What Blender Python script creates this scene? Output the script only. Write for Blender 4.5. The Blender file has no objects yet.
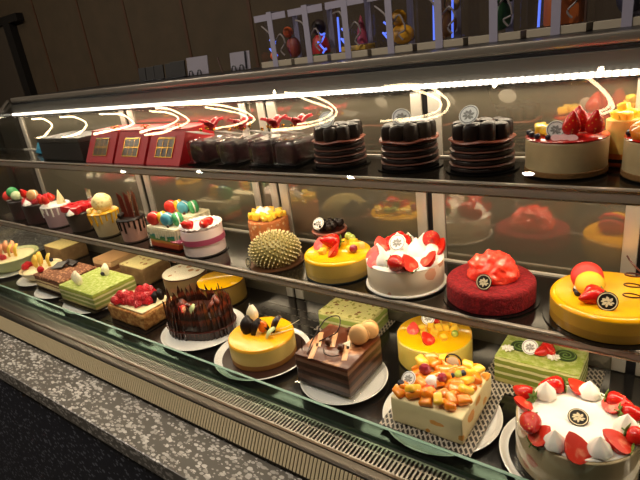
import bpy, bmesh, math, random
from mathutils import Vector, Matrix, Euler, noise
random.seed(7)
PI = math.pi
S = bpy.context.scene
C = S.collection

# ------------------------------------------------------------------ materials
def rgb(c):
    if isinstance(c, str):
        v = [int(c[i:i+2], 16) / 255 for i in (0, 2, 4)]
        return tuple((x / 12.92 if x <= .04045 else ((x + .055) / 1.055) ** 2.4) for x in v) + (1,)
    return tuple(c) + ((1,) if len(c) == 3 else ())

MATS = {}
def mat(name, col, rough=.5, metal=0, sss=0, spec=.5, coat=0, bump=None, var=None, trans=0, sheen=0):
    """bump=(scale,strength)  var=(colour2, scale, lo, hi) noise mottling"""
    if name in MATS: return MATS[name]
    m = bpy.data.materials.new(name); m.use_nodes = True
    nt = m.node_tree; b = nt.nodes['Principled BSDF']
    b.inputs['Base Color'].default_value = rgb(col)
    b.inputs['Roughness'].default_value = rough
    b.inputs['Metallic'].default_value = metal
    b.inputs['Specular IOR Level'].default_value = spec
    b.inputs['Coat Weight'].default_value = coat
    b.inputs['Coat Roughness'].default_value = .08
    b.inputs['Transmission Weight'].default_value = trans
    if sss:
        b.inputs['Subsurface Weight'].default_value = sss
        b.inputs['Subsurface Radius'].default_value = (.012, .008, .005)
        b.inputs['Subsurface Scale'].default_value = 1
    tc = nt.nodes.new('ShaderNodeTexCoord')
    if var:
        n = nt.nodes.new('ShaderNodeTexNoise'); n.inputs['Scale'].default_value = var[1]; n.inputs['Detail'].default_value = 4
        nt.links.new(tc.outputs['Object'], n.inputs['Vector'])
        r = nt.nodes.new('ShaderNodeValToRGB')
        r.color_ramp.elements[0].position = var[2]; r.color_ramp.elements[0].color = rgb(col)
        r.color_ramp.elements[1].position = var[3]; r.color_ramp.elements[1].color = rgb(var[0])
        nt.links.new(n.outputs['Fac'], r.inputs['Fac']); nt.links.new(r.outputs['Color'], b.inputs['Base Color'])
    if bump:
        n = nt.nodes.new('ShaderNodeTexNoise'); n.inputs['Scale'].default_value = bump[0]; n.inputs['Detail'].default_value = 5
        nt.links.new(tc.outputs['Object'], n.inputs['Vector'])
        u = nt.nodes.new('ShaderNodeBump'); u.inputs['Strength'].default_value = bump[1]; u.inputs['Distance'].default_value = .004
        nt.links.new(n.outputs['Fac'], u.inputs['Height']); nt.links.new(u.outputs['Normal'], b.inputs['Normal'])
    MATS[name] = m
    return m

def base_nodes(name):
    m = bpy.data.materials.new(name); m.use_nodes = True
    nt = m.node_tree; MATS[name] = m
    return m, nt, nt.nodes['Principled BSDF'], nt.nodes.new('ShaderNodeTexCoord')

def chips(name, base, chip, scale, thr, rough=.4, stretch=(1, 1, 1), chip2=None, spec=.5):
    """flat chips of a second colour scattered in a base: terrazzo, fruit pieces in a cake side, speckle"""
    m, nt, b, tc = base_nodes(name); L = nt.links.new
    mp = nt.nodes.new('ShaderNodeMapping'); mp.inputs['Scale'].default_value = stretch
    L(tc.outputs['Object'], mp.inputs['Vector'])
    nz = nt.nodes.new('ShaderNodeTexNoise'); nz.inputs['Scale'].default_value = scale * 1.3
    L(mp.outputs['Vector'], nz.inputs['Vector'])
    mx = nt.nodes.new('ShaderNodeVectorMath'); mx.operation = 'MULTIPLY_ADD'
    mx.inputs[1].default_value = (.5 / scale,) * 3
    L(nz.outputs['Color'], mx.inputs[0]); L(mp.outputs['Vector'], mx.inputs[2])
    v = nt.nodes.new('ShaderNodeTexVoronoi'); v.inputs['Scale'].default_value = scale
    L(mx.outputs['Vector'], v.inputs['Vector'])
    sep = nt.nodes.new('ShaderNodeSeparateColor'); L(v.outputs['Color'], sep.inputs['Color'])
    lt = nt.nodes.new('ShaderNodeMath'); lt.operation = 'MULTIPLY'; L(sep.outputs['Red'], lt.inputs[0]); lt.inputs[1].default_value = thr
    cmp_ = nt.nodes.new('ShaderNodeMath'); cmp_.operation = 'LESS_THAN'
    L(v.outputs['Distance'], cmp_.inputs[0]); L(lt.outputs[0], cmp_.inputs[1])
    c2 = nt.nodes.new('ShaderNodeMix'); c2.data_type = 'RGBA'
    c2.inputs[6].default_value = rgb(chip); c2.inputs[7].default_value = rgb(chip2 or chip)
    L(sep.outputs['Green'], c2.inputs[0])
    c1 = nt.nodes.new('ShaderNodeMix'); c1.data_type = 'RGBA'
    c1.inputs[6].default_value = rgb(base); L(c2.outputs[2], c1.inputs[7]); L(cmp_.outputs[0], c1.inputs[0])
    L(c1.outputs[2], b.inputs['Base Color']); b.inputs['Roughness'].default_value = rough
    b.inputs['Specular IOR Level'].default_value = spec
    return m

def layers(name, stops, h, rough=.5, wob=.004, bump=.3, scale=60):
    """horizontal layers by object height; stops = [(height fraction, colour)]"""
    m, nt, b, tc = base_nodes(name); L = nt.links.new
    sx = nt.nodes.new('ShaderNodeSeparateXYZ'); L(tc.outputs['Object'], sx.inputs[0])
    nz = nt.nodes.new('ShaderNodeTexNoise'); nz.inputs['Scale'].default_value = scale; nz.inputs['Detail'].default_value = 4
    L(tc.outputs['Object'], nz.inputs['Vector'])
    ma = nt.nodes.new('ShaderNodeMath'); ma.operation = 'MULTIPLY_ADD'; ma.inputs[1].default_value = wob * 2
    L(nz.outputs['Fac'], ma.inputs[0]); L(sx.outputs['Z'], ma.inputs[2])
    su = nt.nodes.new('ShaderNodeMath'); su.operation = 'SUBTRACT'; su.inputs[1].default_value = wob; L(ma.outputs[0], su.inputs[0])
    dv = nt.nodes.new('ShaderNodeMath'); dv.operation = 'DIVIDE'; dv.inputs[1].default_value = h; L(su.outputs[0], dv.inputs[0])
    r = nt.nodes.new('ShaderNodeValToRGB'); cr = r.color_ramp; cr.interpolation = 'CONSTANT'
    cr.elements[0].position = 0; cr.elements[0].color = rgb(stops[0][1])
    cr.elements[1].position = stops[1][0]; cr.elements[1].color = rgb(stops[1][1])
    for p, c in stops[2:]:
        e = cr.elements.new(p); e.color = rgb(c)
    L(dv.outputs[0], r.inputs['Fac']); L(r.outputs['Color'], b.inputs['Base Color'])
    b.inputs['Roughness'].default_value = rough
    if bump:
        u = nt.nodes.new('ShaderNodeBump'); u.inputs['Strength'].default_value = bump; u.inputs['Distance'].default_value = .004
        L(nz.outputs['Fac'], u.inputs['Height']); L(u.outputs['Normal'], b.inputs['Normal'])
    return m

def glassy(name, tint, ior=1.45, rough=0.0, gloss=(1, 1, 1), k=1.0):
    m = bpy.data.materials.new(name); m.use_nodes = True
    nt = m.node_tree; nt.nodes.clear(); L = nt.links.new
    o = nt.nodes.new('ShaderNodeOutputMaterial'); t = nt.nodes.new('ShaderNodeBsdfTransparent'); g = nt.nodes.new('ShaderNodeBsdfGlossy')
    t.inputs[0].default_value = rgb(tint); g.inputs['Color'].default_value = rgb(gloss); g.inputs['Roughness'].default_value = rough
    f = nt.nodes.new('ShaderNodeFresnel'); ge = nt.nodes.new('ShaderNodeNewGeometry'); mi = nt.nodes.new('ShaderNodeMix'); mi.inputs[2].default_value = ior; mi.inputs[3].default_value = 1 / ior
    L(ge.outputs['Backfacing'], mi.inputs[0]); L(mi.outputs[0], f.inputs['IOR'])
    q = nt.nodes.new('ShaderNodeMath'); q.operation = 'MULTIPLY'; q.inputs[1].default_value = k; q.use_clamp = True
    x = nt.nodes.new('ShaderNodeMixShader')
    L(f.outputs[0], q.inputs[0]); L(q.outputs[0], x.inputs[0]); L(t.outputs[0], x.inputs[1]); L(g.outputs[0], x.inputs[2]); L(x.outputs[0], o.inputs[0])
    MATS[name] = m
    return m

def glow(name, col, strength):
    m = bpy.data.materials.new(name); m.use_nodes = True
    b = m.node_tree.nodes['Principled BSDF']
    b.inputs['Base Color'].default_value = rgb(col); b.inputs['Emission Color'].default_value = rgb(col); b.inputs['Emission Strength'].default_value = strength
    MATS[name] = m
    return m

# ------------------------------------------------------------------ mesh building
def mesh(name, bm, mats, smooth=True, angle=40):
    bmesh.ops.recalc_face_normals(bm, faces=bm.faces)
    me = bpy.data.meshes.new(name); bm.to_mesh(me); bm.free()
    for m in (mats if isinstance(mats, (list, tuple)) else [mats]): me.materials.append(m)
    if smooth:
        for p in me.polygons: p.use_smooth = True
        me.set_sharp_from_angle(angle=math.radians(angle))
    return me

def put(name, me, parent=None, loc=(0, 0, 0), rot=(0, 0, 0), scale=(1, 1, 1)):
    o = bpy.data.objects.new(name, me); C.objects.link(o)
    o.location = loc; o.rotation_euler = rot
    o.scale = scale if isinstance(scale, (tuple, list)) else (scale,) * 3
    if parent: o.parent = parent
    return o

def obj(name, bm, m, parent=None, loc=(0, 0, 0), rot=(0, 0, 0), smooth=True, angle=40):
    return put(name, mesh(name, bm, m, smooth, angle), parent, loc, rot)

def thing(name, label, cat, loc=(0, 0, 0), rotz=0, group=None):
    o = bpy.data.objects.new(name, None); C.objects.link(o); o.empty_display_size = .02
    o.location = loc; o.rotation_euler = (0, 0, rotz); tag(o, label, cat, group)
    return o

def tag(o, label, cat, group=None):
    o['label'] = label; o['category'] = cat
    if group: o['group'] = group
    return o

def struct(name, bm, m, **k):
    o = obj(name, bm, m, None, **k); o['kind'] = 'structure'
    return o

def add_box(bm, x0, x1, y0, y1, z0, z1, bev=0, seg=2):
    r = bmesh.ops.create_cube(bm, size=1)
    vs = r['verts']
    for v in vs:
        v.co = Vector((x0 + (v.co.x + .5) * (x1 - x0), y0 + (v.co.y + .5) * (y1 - y0), z0 + (v.co.z + .5) * (z1 - z0)))
    if bev:
        es = list({e for v in vs for e in v.link_edges})
        bmesh.ops.bevel(bm, geom=es, offset=bev, segments=seg, affect='EDGES', profile=.5)
    return bm

def box(x0, x1, y0, y1, z0, z1, bev=0, seg=2):
    return add_box(bmesh.new(), x0, x1, y0, y1, z0, z1, bev, seg)

def lathe(prof, segs=48, wob=None, close=False):
    """prof = [(r,z)...] revolved about z; wob(a, r, z)->(r,z)"""
    bm = bmesh.new(); rings = []
    for r, z in prof:
        if r < 1e-6: rings.append([bm.verts.new((0, 0, z))]); continue
        ring = []
        for i in range(segs):
            a = 2 * PI * i / segs; rr, zz = (wob(a, r, z) if wob else (r, z))
            ring.append(bm.verts.new((rr * math.cos(a), rr * math.sin(a), zz)))
        rings.append(ring)
    for A, B in zip(rings, rings[1:]):
        for i in range(segs):
            j = (i + 1) % segs
            if len(A) == 1 and len(B) > 1: bm.faces.new((A[0], B[i], B[j]))
            elif len(B) == 1 and len(A) > 1: bm.faces.new((A[i], A[j], B[0]))
            elif len(A) > 1: bm.faces.new((A[i], A[j], B[j], B[i]))
    return bm

def rim(R, H, bev=.006, n=5, z0=0):
    """profile of a round slab with a rounded top edge"""
    p = [(0, z0), (R - .001, z0), (R, z0 + .001)]
    for i in range(n + 1):
        a = PI / 2 * i / n; p.append((R - bev + bev * math.cos(a), H - bev + bev * math.sin(a)))
    return p + [(R * .5, H), (0, H)]

def prism(pts, z0, z1, bev=.003):
    bm = bmesh.new(); vs = [bm.verts.new((x, y, z0)) for x, y in pts]
    f = bm.faces.new(vs); r = bmesh.ops.extrude_face_region(bm, geom=[f])
    up = [g for g in r['geom'] if isinstance(g, bmesh.types.BMVert)]
    for v in up: v.co.z = z1
    if bev:
        es = [e for e in bm.edges if all(v.co.z > (z0 + z1) / 2 for v in e.verts)]
        bmesh.ops.bevel(bm, geom=es, offset=bev, segments=3, affect='EDGES')
    return bm

def add_tube(bm, pts, r, segs=8, taper=None, cap=True):
    pts = [Vector(p) for p in pts]; rings = []
    up = Vector((0, 0, 1))
    for i, p in enumerate(pts):
        t = (pts[min(i + 1, len(pts) - 1)] - pts[max(i - 1, 0)]).normalized()
        a = t.cross(up if abs(t.dot(up)) < .95 else Vector((1, 0, 0))).normalized(); b = t.cross(a)
        rr = r * (taper(i / (len(pts) - 1)) if taper else 1)
        rings.append([bm.verts.new(p + rr * (math.cos(2 * PI * k / segs) * a + math.sin(2 * PI * k / segs) * b)) for k in range(segs)])
    for A, B in zip(rings, rings[1:]):
        for k in range(segs): bm.faces.new((A[k], A[(k + 1) % segs], B[(k + 1) % segs], B[k]))
    if cap: bm.faces.new(rings[0]); bm.faces.new(rings[-1][::-1])
    return bm

def smooth_path(pts, n=6):
    pts = [Vector(p) for p in pts]; out = []
    for i in range(len(pts) - 1):
        p0, p1, p2, p3 = pts[max(i - 1, 0)], pts[i], pts[i + 1], pts[min(i + 2, len(pts) - 1)]
        for k in range(n):
            t = k / n
            out.append(.5 * ((2 * p1) + (p2 - p0) * t + (2 * p0 - 5 * p1 + 4 * p2 - p3) * t * t + (3 * p1 - p0 - 3 * p2 + p3) * t ** 3))
    return out + [pts[-1]]

def blob(r, sub=3, amp=.2, freq=60, squash=(1, 1, 1), seed=0):
    bm = bmesh.new(); bmesh.ops.create_icosphere(bm, subdivisions=sub, radius=r)
    for v in bm.verts:
        n = noise.noise(v.co * freq + Vector((seed * 7.1, seed * 3.3, 0)))
        v.co *= 1 + amp * n
        v.co = Vector((v.co.x * squash[0], v.co.y * squash[1], v.co.z * squash[2]))
    return bm

def lump(bm, amp, freq, seed=0, zmin=None):
    for v in bm.verts:
        if zmin is not None and v.co.z < zmin: continue
        n = noise.noise_vector(v.co * freq + Vector((seed, seed * 2, 0)))
        v.co += n * amp
    return bm

def subdiv(bm, cuts):
    bmesh.ops.subdivide_edges(bm, edges=bm.edges[:], cuts=cuts, use_grid_fill=True)
    return bm

# ------------------------------------------------------------------ palette
CREAM = mat('whipped_cream', 'f7f0e6', .45, sss=.15)
CREAM_Y = mat('cream_yellow', 'f0dca8', .5, sss=.15)
STRAW = chips('strawberry_skin', 'c81812', 'e8b040', 260, .28, .25)
STRAWCUT = mat('strawberry_flesh', 'd6301c', .3, sss=.1, var=('ee9a78', 60, .54, .72))
LEAF = mat('calyx_green', '5d7d2a', .6)
MANGO = mat('mango_flesh', 'fcc024', .28, sss=.3, coat=.3, var=('fdd658', 50, .35, .65))
ORANGE = mat('orange_mango_flesh', 'ee7f10', .22, sss=.25, coat=.5, var=('f7a02c', 50, .35, .65))
GLAZE = mat('mango_glaze', 'fdbc0c', .12, sss=.1, coat=.6)
GLAZE_D = mat('deep_mango_glaze', 'f8b00a', .28, sss=.1, coat=.15)
SPONGE_Y = mat('yellow_mousse', 'ecc766', .45, sss=.2, var=('e3b84e', 30, .4, .7))
CHOC = mat('dark_chocolate', '1a0d09', .42, spec=.28)
CHOC_M = mat('milk_chocolate', '4a2414', .35)
CHOC_R = mat('chocolate_red_brown', '48160c', .35)
COCOA = mat('cocoa', '6a3d22', .7)
BOARD = mat('black_cake_board', '0c0b0b', .2)
PLATE = mat('white_porcelain', 'f2efe9', .12, coat=.3)
VELVET = mat('red_velvet_crumb', '78070f', .9, bump=(260, 1), var=('a01019', 140, .4, .65))
JELLY = mat('red_jelly', 'f8402e', .12, sss=.5, coat=.6, var=('fa5e44', 70, .42, .7), bump=(110, .6))
RASP = mat('raspberry', 'c3101e', .35, coat=.3, bump=(180, .5))
BLUEB = mat('blueberry', '1d1b2c', .5)
GRAPE = mat('green_grape', 'a8b850', .2, sss=.3, coat=.5)
REDGRAPE = mat('red_grape', '8c2430', .2, sss=.2, coat=.5)
KIWI = mat('kiwi', '8fae3a', .35, sss=.2)
MATCHA = mat('matcha_powder', 'a2b348', .9, bump=(260, 1), var=('d6d892', 90, .42, .72))
WHITECHOC = mat('white_chocolate', 'f3e7c6', .3, sss=.15)
TAGBLK = mat('black_plaque', '14100e', .3)
TAGGOLD = mat('plaque_cream_print', 'd8c9a4', .4)
TAGWHT = mat('white_plaque', 'eceae6', .4)
TAGGRY = mat('plaque_grey_print', '8e8b86', .5)
RED = mat('macaron_red', 'd02c20', .6); YEL = mat('macaron_yellow', 'eab31c', .6)
BLU = mat('macaron_blue', '4f9db4', .6); GRN = mat('macaron_green', '3f9a5e', .6)
BEI = mat('macaron_beige', 'c99a62', .6)
STEEL = mat('brushed_steel', 'c9c2b7', .3, metal=.55)
STEEL_D = mat('dark_steel', '5c564f', .35, metal=1)
BLACKM = mat('black_metal', '16151a', .35)
BRONZE = mat('bronze_board', '7a5238', .3, metal=.6)
FILM = glassy('clear_film', (.97, .97, .97), 1.4, .05)

# ------------------------------------------------------------------ shared decoration meshes
ME = {}
def strawberry_mesh():
    pr = [(0, 0), (.006, .0006), (.0110, .003), (.0135, .008), (.0128, .015), (.0098, .023), (.0058, .031), (.0022, .0355), (0, .0365)]
    return mesh('strawberry', lathe(pr, 20), STRAW)
def calyx_mesh():
    bm = bmesh.new()
    for k in range(7):
        a = 2 * PI * k / 7; d = Vector((math.cos(a), math.sin(a), 0)); n = Vector((-d.y, d.x, 0))
        p = [d * .001, d * .007 + n * .003 + Vector((0, 0, -.0015)), d * .014 + Vector((0, 0, .001)), d * .007 - n * .003 + Vector((0, 0, -.0015))]
        lo = [bm.verts.new(q) for q in p]; hi = [bm.verts.new(q + Vector((0, 0, -.0008))) for q in p]
        bm.faces.new(lo); bm.faces.new(hi[::-1])
        for i in range(4): bm.faces.new((lo[i], lo[(i + 1) % 4], hi[(i + 1) % 4], hi[i]))
    add_tube(bm, [(0, 0, 0), (0, .001, -.004), (.001, .002, -.008)], .0012, 6)
    return mesh('calyx', bm, LEAF)
def half_mesh():
    """half strawberry lying on its side, cut face up (+z), tip along +y"""
    pr = [(.006, 0), (.0125, .004), (.0158, .010), (.015, .017), (.0115, .025), (.006, .0315), (.001, .035)]
    bm = bmesh.new(); rows = []
    for r, y in pr:
        rows.append([bm.verts.new((r * math.cos(PI + PI * i / 10), y - .0175, r * .85 * math.sin(PI + PI * i / 10))) for i in range(11)])
    for A, B in zip(rows, rows[1:]):
        for i in range(10): bm.faces.new((A[i], A[i + 1], B[i + 1], B[i]))
    for A, B in zip(rows, rows[1:]):
        f = bm.faces.new((A[0], B[0], B[-1], A[-1])); f.material_index = 1
    bm.faces.new(rows[0]); bm.faces.new(rows[-1][::-1])
    return mesh('strawberry_half', bm, [STRAW, STRAWCUT], angle=35)
def dollop_mesh():
    pr = [(0, 0), (.016, .0005), (.0185, .004), (.0175, .009), (.0135, .0155), (.0085, .0215), (.004, .027), (.001, .031), (0, .032)]
    def w(a, r, z): return r * (1 + .05 * math.cos(7 * a + z * 120)), z
    return mesh('cream_dollop', lathe(pr, 42, w), CREAM)
def slice_mesh(m, name):
    bm = box(-.0100, .0100, -.0070, .0070, 0, .0100, .0036, 3); lump(bm, .0030, 45, 2)
    return mesh(name, bm, m, angle=75)
def cube_mesh(m, name, s=.012):
    bm = box(-s / 2, s / 2, -s / 2, s / 2, 0, s * .9, s * .18); lump(bm, s * .1, 90)
    return mesh(name, bm, m)
def berry_mesh(m, name, r=.006):
    bm = bmesh.new(); bmesh.ops.create_uvsphere(bm, u_segments=16, v_segments=10, radius=r)
    for v in bm.verts:
        v.co.z += r
        if v.co.z > r * 1.75 and abs(v.co.x) + abs(v.co.y) < r * .5: v.co.z -= r * .18
    return mesh(name, bm, m)
def rasp_mesh():
    bm = bmesh.new()
    for row, (rr, z, n) in enumerate([(.0065, .003, 9), (.007, .0065, 9), (.0058, .010, 8), (.0035, .0125, 5), (0, .0138, 1)]):
        for k in range(n):
            a = 2 * PI * (k + row * .5) / n
            bmesh.ops.create_icosphere(bm, subdivisions=1, radius=.0029, matrix=Matrix.Translation((rr * math.cos(a), rr * math.sin(a), z)))
    return mesh('raspberry', bm, RASP)
def shell_mesh(m, name):
    return mesh(name, lathe([(0, .0), (.017, .0), (.0178, .0015), (.0182, .003), (.0176, .005), (.0155, .0085), (.011, .0108), (.005, .0118), (0, .012)], 28), m)
def fill_mesh(m): return mesh('filling', lathe([(0, 0), (.0165, 0), (.0172, .002), (.0165, .004), (0, .004)], 24), m)
def build_cache():
    ME.update(straw=strawberry_mesh(), calyx=calyx_mesh(), half=half_mesh(), dollop=dollop_mesh(), rasp=rasp_mesh(),
              mango=cube_mesh(MANGO, 'mango_cube'), orange=slice_mesh(ORANGE, 'mango_slice'), oslice=slice_mesh(MANGO, 'mango_slice'), pear=cube_mesh(mat('pale_fruit', 'f3d98c', .3, sss=.3), 'fruit_cube'),
              blue=berry_mesh(BLUEB, 'blueberry'), grape=berry_mesh(GRAPE, 'grape', .009), redgrape=berry_mesh(REDGRAPE, 'grape', .010),
              choccball=berry_mesh(CHOC_M, 'chocolate_ball', .008), ballcoc=berry_mesh(CHOC, 'chocolate_ball', .009))
    for k, m in (('red', RED), ('yellow', YEL), ('blue', BLU), ('green', GRN), ('beige', BEI)): ME['shell_' + k] = shell_mesh(m, 'shell')
    ME['fill_c'] = fill_mesh(CREAM); ME['fill_d'] = fill_mesh(CHOC)
    # round plaque with an abstract sprig emblem
    ME['plaque_b'] = mesh('logo_plaque', lathe([(0, 0), (.0135, 0), (.014, .0007), (.0135, .0014), (0, .0014)], 36), TAGBLK)
    ME['plaque_w'] = mesh('logo_plaque', lathe([(0, 0), (.0155, 0), (.016, .0006), (.0155, .0012), (0, .0012)], 36), TAGWHT)
    def emblem(r0, m, nm):
        bm = bmesh.new(); n = 40
        for ra, rb in ((.86, .96),):
            ring = [[bm.verts.new((r0 * q * math.cos(2 * PI * k / n), r0 * q * math.sin(2 * PI * k / n), 0)) for k in range(n)] for q in (ra, rb)]
            for k in range(n): bm.faces.new((ring[0][k], ring[0][(k + 1) % n], ring[1][(k + 1) % n], ring[1][k]))
        for ax, ay, l, w, a in ((0, .25, .5, .17, .4), (-.3, .15, .42, .14, 1.3), (.33, .2, .42, .14, -.5), (-.25, -.25, .5, .15, 2.3), (.25, -.2, .5, .15, -2.1), (0, -.4, .42, .12, 3.0), (-.45, -.05, .3, .1, 1.9), (.5, -.1, .3, .1, -1.5)):
            c, s = math.cos(a), math.sin(a); vs = []
            for u, v in ((0, -.5), (.5, -.15), (.45, .2), (0, .5), (-.45, .2), (-.5, -.15)):
                x, y = u * w * 2, v * l * 1.3; vs.append(bm.verts.new((r0 * (ax + c * x - s * y), r0 * (ay + s * x + c * y), 0)))
            bm.faces.new(vs)
        r = bmesh.ops.extrude_face_region(bm, geom=bm.faces[:])
        for g in r['geom']:
            if isinstance(g, bmesh.types.BMVert): g.co.z += .0004
        return mesh(nm, bm, m, smooth=False)
    ME['emblem_b'] = emblem(.0132, TAGGOLD, 'emblem'); ME['emblem_w'] = emblem(.0150, TAGGRY, 'emblem')
build_cache()

def straw(par, x, y, z, rx=0, rz=0, s=1, leaf=True):
    a = put('strawberry', ME['straw'], par, (x, y, z), (rx, 0, rz), s)
    if leaf: put('calyx', ME['calyx'], a)
    return a
def half(par, x, y, z, tilt=0, rz=0, s=1, leaf=False):
    a = put('strawberry_half', ME['half'], par, (x, y, z), (tilt, 0, rz), s)
    if leaf: put('calyx', ME['calyx'], a, (0, -.017, -.004), (PI / 2 + PI, 0, 0), .9)
    return a
def dollop(par, x, y, z, s=1, rz=0): return put('cream_dollop', ME['dollop'], par, (x, y, z), (0, 0, rz), s)
def bits(par, key, name, pts, z, s=1, jit=.35):
    for p in pts:
        dz = p[2] if len(p) > 2 else 0
        put(name, ME[key], par, (p[0], p[1], z + dz), (random.uniform(-jit, jit), random.uniform(-jit, jit), random.uniform(0, 3)), s * random.uniform(.85, 1.15))
def scatter(n, r0, r1, mind=.008, cx=0, cy=0, sy=1):
    out = []
    for _ in range(4000):
        if len(out) >= n: break
        a = random.uniform(0, 2 * PI); r = math.sqrt(random.uniform(r0 * r0, r1 * r1)); p = (cx + r * math.cos(a), cy + r * math.sin(a) * sy)
        if all((p[0] - q[0]) ** 2 + (p[1] - q[1]) ** 2 > mind ** 2 for q in out): out.append(p)
    return out
def macaron(par, x, y, z, ca, cb=None, fill='c', rot=(PI / 2, 0, 0), s=1):
    e = bpy.data.objects.new('macaron', ME['fill_' + fill]); C.objects.link(e); e.parent = par
    e.location = (x, y, z); e.rotation_euler = rot; e.scale = (s,) * 3
    put('shell', ME['shell_' + ca], e, (0, 0, .004))
    put('shell', ME['shell_' + (cb or ca)], e, (0, 0, 0), (PI, 0, 0))
    return e
def plaque(par, x, y, z, kind='b', rot=(1.0, 0, 0), s=1):
    a = put('logo_plaque', ME['plaque_' + kind], par, (x, y, z), rot, s)
    put('emblem', ME['emblem_' + kind], a, (0, 0, .0013))
    return a
def board(par, R, m=None, h=.0025): return obj('cake_board', lathe([(0, 0), (R - .001, 0), (R, .001), (R, h), (0, h)], 64), m or BOARD, par)
def lower(par, d, keep=('cake_body', 'glaze_top', 'cake_board', 'cake_base')):
    for c in par.children:
        if c.name.split('.')[0] not in keep: c.location.z -= d
def spirit(par, pts, r=.0012, name='chocolate_curl', m=None): return obj(name, add_tube(bmesh.new(), smooth_path(pts), r, 8), m or CHOC, par)

ZD, ZM, ZT, ZTOP = .786, .996, 1.245, 1.4655     # deck, middle shelf, top shelf, case roof

# ------------------------------------------------------------------ the room
FL = chips('floor_tiles', '3a352f', '4a443c', 3, .6, .4)
struct('floor', box(-6.2, 2.8, -3.2, 2.2, -.1, 0), FL, smooth=False)
struct('ceiling', box(-6.2, 2.8, -3.2, 2.2, 2.86, 2.96), mat('ceiling_paint', '2a2622', .8), smooth=False)
WALL = mat('brown_wall_panel', '4a3c2a', .75, bump=(120, .25), var=('413524', 8, .35, .7))
struct('wall_back', box(-6.2, 2.8, 2.0, 2.1, 0, 2.86), WALL, smooth=False)
DARKW = mat('dark_wall_paint', '5a4f42', .8)
struct('wall_left', box(-6.3, -6.2, -3.2, 2.1, 0, 2.86), DARKW, smooth=False)
struct('wall_right', box(2.8, 2.9, -3.2, 2.1, 0, 2.86), DARKW, smooth=False)
struct('wall_front', box(-6.3, 2.9, -3.3, -3.2, 0, 2.86), DARKW, smooth=False)
SEAM = mat('rust_panel_joint', '4a2c18', .6)
for i, x in enumerate((-3.81, -3.27, -2.80, -2.30, -1.82, -1.33, -.84, -.35, .14)):
    struct('trim_%d' % (i + 1), box(x - .009, x + .009, 1.996, 2.003, 0, 2.86), SEAM, smooth=False)
DARKF = mat('dark_frame', '120f0d', .5)
bm = box(-4.22, -4.12, 1.95, 2.0, 0, 1.95); add_box(bm, -5.0, -4.9, 1.95, 2.0, 0, 1.95); add_box(bm, -5.0, -3.98, 1.95, 2.0, 1.95, 2.0)
d = struct('door_1', bm, DARKF, smooth=False)
obj('door_leaf', box(-4.9, -4.22, 1.97, 2.0, 0.005, 1.95), mat('door_leaf_brown', '3f352a', .7), d, smooth=False)
struct('baseboard_back', box(-3.95, 2.8, 1.985, 2.0, 0, .1), DARKF, smooth=False)

# ------------------------------------------------------------------ terrazzo counter
ct = thing('service_counter', 'grey terrazzo ledge with dark speckled front running under the cake display case', 'counter', (0, 0, 0))
TERR = chips('terrazzo', '625d55', 'cdc7bd', 130, .74, .3, (.62, 1.15, 1), '9a948a')
obj('countertop', box(-3.4, .9, .418, 1.22, .694, .738, .002), TERR, ct, smooth=False)
obj('front_panel', box(-3.38, .88, .424, .46, .005, .694), chips('dark_speckled_front', '2a2c36', '70747f', 90, .46, .55, (.7, 1, 1), spec=.25), ct, smooth=False)
obj('side_panel', box(-3.38, -3.34, .46, 1.20, .005, .694), BLACKM, ct, smooth=False)
obj('side_panel', box(.84, .88, .46, 1.20, .005, .694), BLACKM, ct, smooth=False)

# ------------------------------------------------------------------ glass display case
XL, XR = -2.42, .62
case = thing('cake_display_case', 'long sloped glass refrigerated display case full of cakes on terrazzo counter', 'display case', (0, 0, 0))
DECK = mat('glossy_black_deck', '0f0d0d', .16, spec=.6, bump=(30, .02))
SHELF = mat('dark_glass_shelf', '17130f', .14, spec=.6)
LIP = mat('taupe_shelf_lip', 'ab9f94', .38, metal=.35)
LIPE = mat('bright_lip_edge', 'cdbba2', .25, metal=1)
obj('base_body', box(XL, XR, .5585, 1.08, .7385, .775, .001), STEEL_D, case, smooth=False)
dk = obj('deck', box(XL + .003, XR - .003, .652, 1.058, .775, ZD - .0006), DECK, case, smooth=False)
bm = bmesh.new()
for r in range(7):
    for k in range(16):
        x = -1.02 + k * .019 + (r % 2) * .006
        add_box(bm, x, x + .012, .80 + r * .033, .8028 + r * .033, ZD - .0005, ZD - .0002)
for r in range(3):
    for k in range(40):
        x = -.40 + k * .012
        if -.33 < x < -.11: continue
        add_box(bm, x, x + .006, .93 + r * .012, .9335 + r * .012, ZD - .0005, ZD - .0002)
obj('vent_slot_glints', bm, mat('slot_led_glint', '8c867c', .4, metal=.8), dk, smooth=False)['kind'] = 'stuff'  # pale dashes paint the LED reflections in the deck vents
# return-air grille in front of the glass guard
bm = box(XL + .003, XR - .003, .5855, .5885, .7751, .7855); add_box(bm, XL + .003, XR - .003, .632, .636, .7751, .7855); add_box(bm, XL + .003, XR - .003, .615, .6175, .7751, .7848)
x = XL + .01
while x < XR - .01:
    add_box(bm, x, x + .0038, .5885, .632, .7765, .7855); x += .0086
obj('air_grille', bm, mat('grille_steel', '9a948b', .35, metal=.9), case, smooth=False)
obj('guard_channel', box(XL + .003, XR - .003, .6364, .6515, .7751, .7854), mat('matte_black', '0a0a0a', .7), case, smooth=False)
obj('grille_trough', box(XL + .004, XR - .004, .5886, .632, .7751, .7757), MATS['matte_black'], case, smooth=False)
obj('inner_bead', box(XL + .003, XR - .003, .579, .5850, .7751, .7868, .0012), mat('brown_bead', '5a4836', .4, metal=.5), case)
obj('sill', box(XL + .003, XR - .003, .5552, .5778, .7751, .7862, .0015), STEEL_D, case)
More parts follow.
